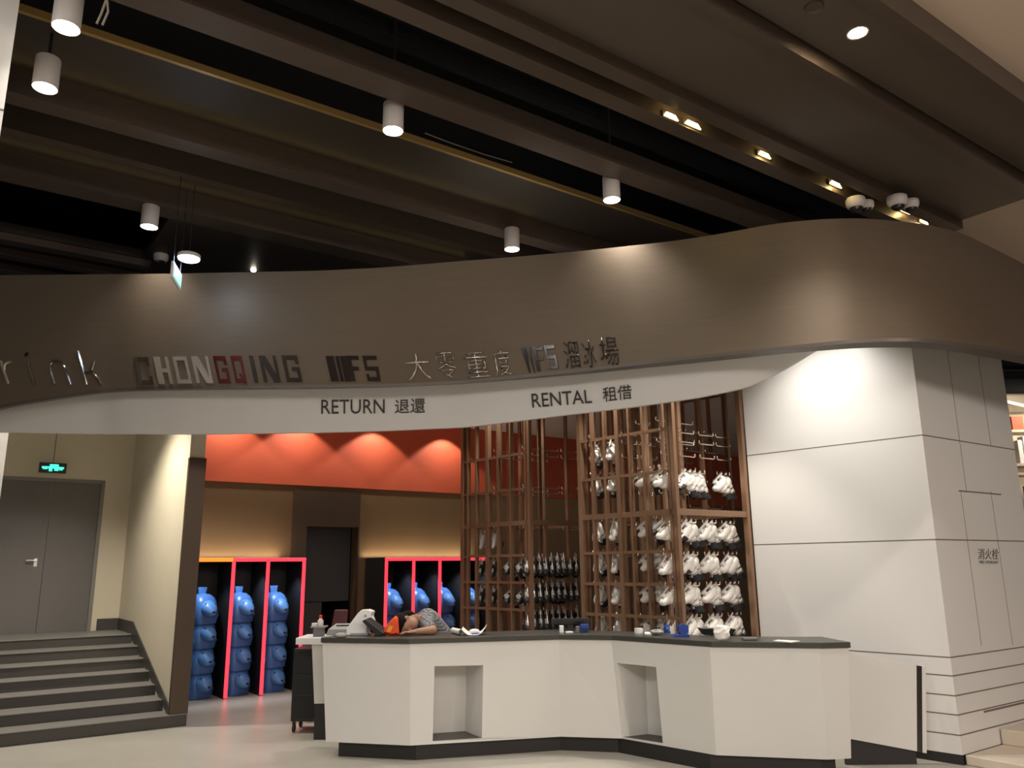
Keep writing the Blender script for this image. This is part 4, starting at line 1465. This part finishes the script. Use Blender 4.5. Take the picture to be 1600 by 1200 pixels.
# white cup
Yw = 7.86
cxw = xat(997.5, Yw)
zw = aty(997, 981.5, Yw).z
rw = (xat(1004, Yw) - xat(991, Yw)) / 2
single('white_canister', MB().lathe([(rw, 0), (rw * 1.02, .004), (rw, zw - CTT), (rw * .92, zw - CTT), (rw * .9, .01)], (cxw, Yw, CTT), 24), M['bright'], 'white cylindrical canister on the counter right of centre', 'canister', smooth=True)
single('paper_scrap', MB().extrude([cpt(1007, 992), cpt(1018, 993), cpt(1018, 990), cpt(1008, 989)], ZX * .012), M['paper'], 'small white paper right of the white canister', 'paper')


def crumple(name, c, rx, ry, rz, m_, label, cat, seed, amp=.25):
    rnd = random.Random(seed)
    mb = MB()
    mb.ball(c, rx, ry, rz, 12, 8)
    cc = V3(c)
    mb.v = [cc + (p - cc) * (1 + rnd.uniform(-amp, amp * .4)) for p in mb.v]
    zmin = min(p.z for p in mb.v)
    mb.v = [p + ZX * (CTT + .001 - zmin) for p in mb.v]
    return single(name, mb, M[m_], label, cat)


q = cpt(1028, 993)
crumple('crumpled_wrapper', q + V3((0, .05, .02)), .065, .05, .024, 'greylt', 'crumpled pale wrapper left of the blue tray', 'wrapper', 3)
q = cpt(1132, 1003)
crumple('crumpled_bag', q + V3((0, .07, .06)), .078, .06, .066, 'paper', 'crumpled white bag in front of the black bin', 'bag', 5, .18)
# blue stapler-like tray
tb = empty('blue_tape_dispenser', cpt(1065, 998) + V3((0, .06, 0)), 'deep blue tape dispenser right of the crumpled wrapper', 'tape dispenser')
Yd = 7.42
d0, d1 = xat(1050, Yd), xat(1077, Yd)
build('base', MB().extrude([V3((d0, Yd, CTT)), V3((d1, Yd, CTT)), V3((d1 - .01, Yd, CTT + .028)), V3((d0 + .03, Yd, CTT + .02))], V3((0, .09, 0))), M['navy'], tb, bevel=.005)
build('hub', MB().lathe([(.045, -.04), (.045, .04)], (lerp(d0, d1, .68), Yd + .045, CTT + .062), 20, V3((0, 1, 0))), M['navy'], tb, smooth=True)
build('side_arm', MB().extrude([V3((d1 - .035, Yd + .01, CTT + .03)), V3((d1 - .005, Yd + .01, CTT + .03)), V3((d1 - .004, Yd + .01, CTT + .09)), V3((d1 - .03, Yd + .01, CTT + .105))], V3((0, .07, 0))), M['navy'], tb, bevel=.004)
sb = empty('blue_stapler', cpt(1047, 991) + V3((0, .15, 0)), 'small dark blue stapler behind the tape dispenser', 'stapler')
q = cpt(1047, 991) + V3((0, .15, 0))
build('base', MB().box(q + ZX * .01, .05, .12, .02), M['navy'], sb, bevel=.004)
build('arm', MB().extrude([q + V3((-.02, -.06, .025)), q + V3((-.02, .06, .02)), q + V3((-.02, .05, .075)), q + V3((-.02, -.05, .055))], V3((.04, 0, 0))), M['navy'], sb, bevel=.006)
# black bin behind
Yk = 7.62
k0, k1 = xat(1092, Yk), xat(1146, Yk)
zk = aty(1118, 981, Yk).z
single('black_basket', MB().loft([[V3((lerp(k0, k1, .12), Yk - .06, CTT)), V3((lerp(k0, k1, .88), Yk - .06, CTT)), V3((lerp(k0, k1, .88), Yk + .06, CTT)), V3((lerp(k0, k1, .12), Yk + .06, CTT))],
                                  [V3((k0, Yk - .09, zk)), V3((k1, Yk - .09, zk - .01)), V3((k1, Yk + .09, zk - .01)), V3((k0, Yk + .09, zk))],
                                  [V3((k0 + .015, Yk - .075, zk)), V3((k1 - .015, Yk - .075, zk - .01)), V3((k1 - .015, Yk + .075, zk - .01)), V3((k0 + .015, Yk + .075, zk))],
                                  [V3((lerp(k0, k1, .16), Yk - .045, CTT + .02)), V3((lerp(k0, k1, .84), Yk - .045, CTT + .02)), V3((lerp(k0, k1, .84), Yk + .045, CTT + .02)), V3((lerp(k0, k1, .16), Yk + .045, CTT + .02))]]), M['plastic'],
       'open black basket on the counter before the white skates', 'basket')
q = cpt(1174, 1001)
single('phone', MB().box(q + V3((0, .05, .012)), .12, .07, .02), M['grey'], 'flat grey handset lying right of the crumpled white bag', 'phone', bevel=.006)
single('paper_sheet', MB().extrude([cpt(1208, 1002), cpt(1236, 1004.5), cpt(1250, 1002.5), cpt(1216, 1000.5)], ZX * .006), M['paper'], 'flat white sheet near the right end of the counter', 'paper')


# ------------------------------------------------------------------ person asleep over the counter
def remeshed(name, mb, m_, parent, vox=.011, smooth=6, local=False):
    o = build(name, mb, M[m_], parent)
    r = o.modifiers.new('remesh', 'REMESH')
    r.mode = 'VOXEL'
    r.voxel_size = vox
    r.use_smooth_shade = True
    s_ = o.modifiers.new('relax', 'SMOOTH')
    s_.factor = .5
    s_.iterations = smooth
    return o


def limb(mb, pts, rs, n=14):
    mb.tube(pts, rs, n)
    for p_, r in zip(pts, rs):
        mb.ball(p_, r, r, r, 12, 8)


Yh = 8.02
PX = lambda x, y, Y: aty(x, y, Y)
headc = PX(634, 977, 8.02)
headc.z = CTT + .105
shl = PX(662, 973, 8.15); shl.z = CTT + .10
shr = PX(664, 972, 8.46); shr.z = CTT + .115
chest = (shl + shr) / 2
pel = V3((chest.x + .34, chest.y + .33, .60))
mid = chest.lerp(pel, .5) + ZX * .05
pers = empty('person', V3((pel.x, pel.y, 0)), 'person in a checked shirt slumped face down on the counter', 'person')
body = MB()
# head: crown to the left, face down
hax = V3((-.78, -.15, -.25)).normalized()      # neck to crown
fdir = V3((.05, -.62, -.72)); fdir = (fdir - hax * fdir.dot(hax)).normalized()
sdir = hax.cross(fdir)
body.ball(headc - hax * -.02, .078, .098, .108, 20, 14, sdir, fdir, hax)
body.ball(headc - hax * .055 + fdir * .035, .056, .062, .058, 16, 10, sdir, fdir, hax)      # jaw
body.ball(headc + fdir * .098 - hax * .012, .012, .018, .022, 10, 8, sdir, fdir, hax)        # nose
body.ball(headc + fdir * .083 - hax * .055, .024, .012, .010, 10, 6, sdir, fdir, hax)        # mouth
for s_ in (-1, 1):
    body.ball(headc + sdir * (s_ * .077) - hax * .012, .012, .020, .030, 10, 8, sdir, fdir, hax)   # ears
    body.ball(headc + sdir * (s_ * .03) + fdir * .088 + hax * .018, .014, .008, .009, 8, 6, sdir, fdir, hax)
neck = chest + ZX * .0
limb(body, [headc - hax * .06 - fdir * .02, neck + V3((-.02, 0, .0))], [.052, .060])
# torso core
limb(body, [neck + V3((.03, 0, -.02)), mid, pel], [.115, .125, .125])
# arms: upper arms go down beside the counter edge, forearms lie on it towards the left
FZ = CTT + .036
elL = PX(676, 992, 7.93); elL.z = FZ + .004
wrL = PX(652, 992, 7.86); wrL.z = FZ
elR = V3((chest.x + .02, 8.46, CTT + .05))
wrR = PX(628, 990, 8.12); wrR.z = FZ
for sh_, el_, wr_ in ((shl, elL, wrL), (shr, elR, wrR)):
    limb(body, [sh_, el_], [.058, .044])
    limb(body, [el_, wr_], [.043, .029])


def hand(mb, wr, d, side):
    """open relaxed hand: palm, four unequal bent fingers, thumb"""
    d = V3(d).normalized()
    s_ = ZX.cross(d).normalized() * side
    palm = wr + d * .05
    mb.ball(palm, .048, .040, .018, 14, 8, d, s_, ZX)
    limb(mb, [wr, palm], [.027, .020], 10)
    for k, (o_, L_) in enumerate(((-.030, .066), (-.010, .078), (.010, .074), (.029, .058))):
        b = palm + d * .036 + s_ * o_
        k1_ = b + d * (L_ * .5) + s_ * (o_ * .22) + ZX * .006
        k2_ = b + d * (L_ * .82) + s_ * (o_ * .3) - ZX * .004
        k3_ = b + d * L_ + s_ * (o_ * .34) - ZX * .012
        mb.tube([b, k1_, k2_, k3_], [.0098, .0092, .0086, .0072], 8)
        for q_ in (k1_, k2_, k3_):
            mb.ball(q_, .0084, .0084, .0084, 8, 6)
    b = palm - d * .012 - s_ * .034
    mb.tube([b, b + d * .028 - s_ * .022, b + d * .056 - s_ * .026], [.013, .0115, .009], 8)
    mb.ball(b + d * .056 - s_ * .026, .009, .009, .009, 8, 6)


hand(body, wrL, V3((-1, -.25, -.06)), 1)
hand(body, wrR, V3((-1, -.5, -.06)), -1)
# legs of the seated figure, hidden behind the counter
for s_ in (-1, 1):
    hip = pel + V3((0, s_ * .1, -.05))
    knee = V3((pel.x - .42, pel.y + s_ * .13 + .02, .50))
    ank = V3((knee.x + .02, knee.y, .08))
    limb(body, [hip, knee, ank], [.085, .058, .04])
    limb(body, [ank, ank + V3((-.16, 0, -.045))], [.036, .026])
remeshed('body', body, 'skin', pers, .0085, 3)
# shirt
shb = MB()
limb(shb, [neck + V3((.035, 0, -.012)), mid, pel + ZX * .03], [.128, .14, .142], 18)
limb(shb, [shl + V3((.03, .02, .0)), (shl + shr) / 2 + V3((.03, 0, .022)), shr + V3((.03, -.02, 0))], [.075, .10, .075], 14)
for sh_, el_ in ((shl, elL), (shr, elR)):
    limb(shb, [sh_, sh_.lerp(el_, .78)], [.072, .060], 14)
remeshed('checked_shirt', shb, 'check', pers, .012, 5)
col_ = MB()
cn = (headc - neck).normalized()
col_.lathe([(.060, .03), (.072, .02), (.080, .045), (.074, .062), (.063, .05)], neck + V3((-.02, 0, 0)), 18, cn)
build('shirt_collar', col_, M['check'], pers, smooth=True)
hr = MB()
hr.ball(headc + hax * .040 - fdir * .014, .090, .106, .104, 20, 14, sdir, fdir, hax)
hr.ball(headc + hax * .03 - fdir * .02 - V3((0, .012, 0)), .088, .088, .090, 16, 10, sdir, fdir, hax)
hr.ball(headc - fdir * .055 - hax * .02, .082, .058, .090, 16, 10, sdir, fdir, hax)
remeshed('hair', hr, 'hair', pers, .009, 2)
tr_ = MB()
for s_ in (-1, 1):
    hip = pel + V3((0, s_ * .1, -.05))
    knee = V3((pel.x - .42, pel.y + s_ * .13 + .02, .50))
    ank = V3((knee.x + .02, knee.y, .14))
    limb(tr_, [hip, knee, ank], [.10, .07, .055])
limb(tr_, [pel, pel - ZX * .04], [.14, .13])
remeshed('trousers', tr_, 'trouser', pers, .014, 3)
sho = MB()
for s_ in (-1, 1):
    a = V3((pel.x - .40, pel.y + s_ * .13 + .02, .045))
    sho.loft([[V3((a.x + x, a.y + w_ * math.cos(2 * math.pi * k / 12), max(.0, .045 + h_ * math.sin(2 * math.pi * k / 12)))) for k in range(12)] for x, w_, h_ in ((.06, .02, .03), (.05, .04, .05), (-.05, .045, .05), (-.14, .048, .04), (-.20, .03, .03), (-.215, .01, .02))])
build('shoes', sho, M['plastic'], pers, smooth=True)
stl = empty('stool', V3((pel.x, pel.y, 0)), 'dark stool under the slumped person', 'stool')
build('seat', MB().lathe([(.16, .405), (.18, .41), (.18, .44), (.16, .45)], (pel.x, pel.y, 0), 24), M['plastic'], stl, smooth=True)
for k in range(4):
    a = math.pi / 4 + k * math.pi / 2
    build('leg', MB().tube([V3((pel.x + .11 * math.cos(a), pel.y + .11 * math.sin(a), .41)), V3((pel.x + .18 * math.cos(a), pel.y + .18 * math.sin(a), .0))], .013, 8), M['steel'], stl)

# ------------------------------------------------------------------ white pillar at upper left
pc = aty(31, 0, 4.35)
pu0, pv0 = pc.dot(UX), pc.dot(VX)
struct('wall_pillar_left', MB().ubox(pu0 - 1.2, pu0, pv0, pv0 + .9, 0, 5.4), M['panel'])
zg = atp(4, 172, pc, VX).z
struct('trim_5', MB().ubox(pu0 - 1.2, pu0 + .001, pv0 - .002, pv0 + .9, zg - .006, zg + .006), M['groove'])
q = P(pu0 - .28, pv0 - .45, 5.38)
o = empty('pillar_spotlight', q, 'ceiling spotlight grazing the white pillar at the upper left', 'downlight')
build('rim', MB().lathe([(.05, -.004), (.06, -.006), (.06, 0)], q, 20, cap=False), M['lampw'], o)
light('spot_bulb', 'SPOT', q - ZX * .02, 150, (1, .93, .82), P(pu0 - .2, pv0, 3.0), parent=o, spot_size=math.radians(70), spot_blend=.6, shadow_soft_size=.05)

# ------------------------------------------------------------------ shop beyond the column at the right edge
SY = 12.5
sx0, sx1 = aty(1560, 700, SY).x, aty(1660, 700, SY).x
zz = lambda y: aty(1590, y, SY).z
struct('wall_shop', MB().box(((sx0 + sx1) / 2 + 1, SY + .6, 3), sx1 - sx0 + 2.5, .1, 6), M['shop_white'])
dk = MB()
for y0, y1 in ((555, 575), (582, 590), (596, 612)):
    dk.box(((sx0 + sx1) / 2 + .4, SY, (zz(y0) + zz(y1)) / 2), sx1 - sx0 + .8, .3, zz(y0) - zz(y1))
single('shop_ceiling_grille', dk, M['duct'], 'dark slatted ceiling grille of the shop beyond the column', 'ceiling grille')
sh_ = empty('shop_shelf', V3(((sx0 + sx1) / 2, SY, 0)), 'lit shop shelving seen past the right edge of the column', 'shelf')
for y in (676, 728, 742, 800):
    build('shelf_board', MB().box(((sx0 + sx1) / 2, SY, zz(y)), sx1 - sx0, .35, .04), M['stone_step'], sh_)
for x in (1578, 1660):
    build('side_panel', MB().box((aty(x, 700, SY).x, SY + .1, zz(612) / 2), .03, .3, zz(612)), M['stone_step'], sh_)
for k, (xa, xb, ya, yb, m_, lab) in enumerate(((1584, 1602, 653, 674, 'orange', 'orange box on the top shelf of the shop past the column'), (1588, 1595, 690, 727, 'bright', 'tall white packet on the shop shelf past the column'),
                                           (1597, 1606, 684, 706, 'paper', 'small white carton on the shop shelf past the column'), (1594, 1608, 760, 784, 'greylt', 'grey carton on the low shop shelf past the column'))):
    a, b = aty(xa, 700, SY - .1).x, aty(xb, 700, SY - .1).x
    zb = {0: zz(676) + .02, 1: zz(728) + .02, 2: zz(728) + .02, 3: zz(800) + .02}[k]
    single('product_box', MB().box(((a + b) / 2, SY - .08, (zb + zz(ya)) / 2), b - a, .14, zz(ya) - zb), M[m_], lab, 'box', bevel=.004)
light('shop_light', 'AREA', ((sx0 + sx1) / 2 + .3, SY - .7, zz(625)), 12, (1, .88, .7), ((sx0 + sx1) / 2, SY, zz(760)), shape='RECTANGLE', size=1.0, size_y=.2)
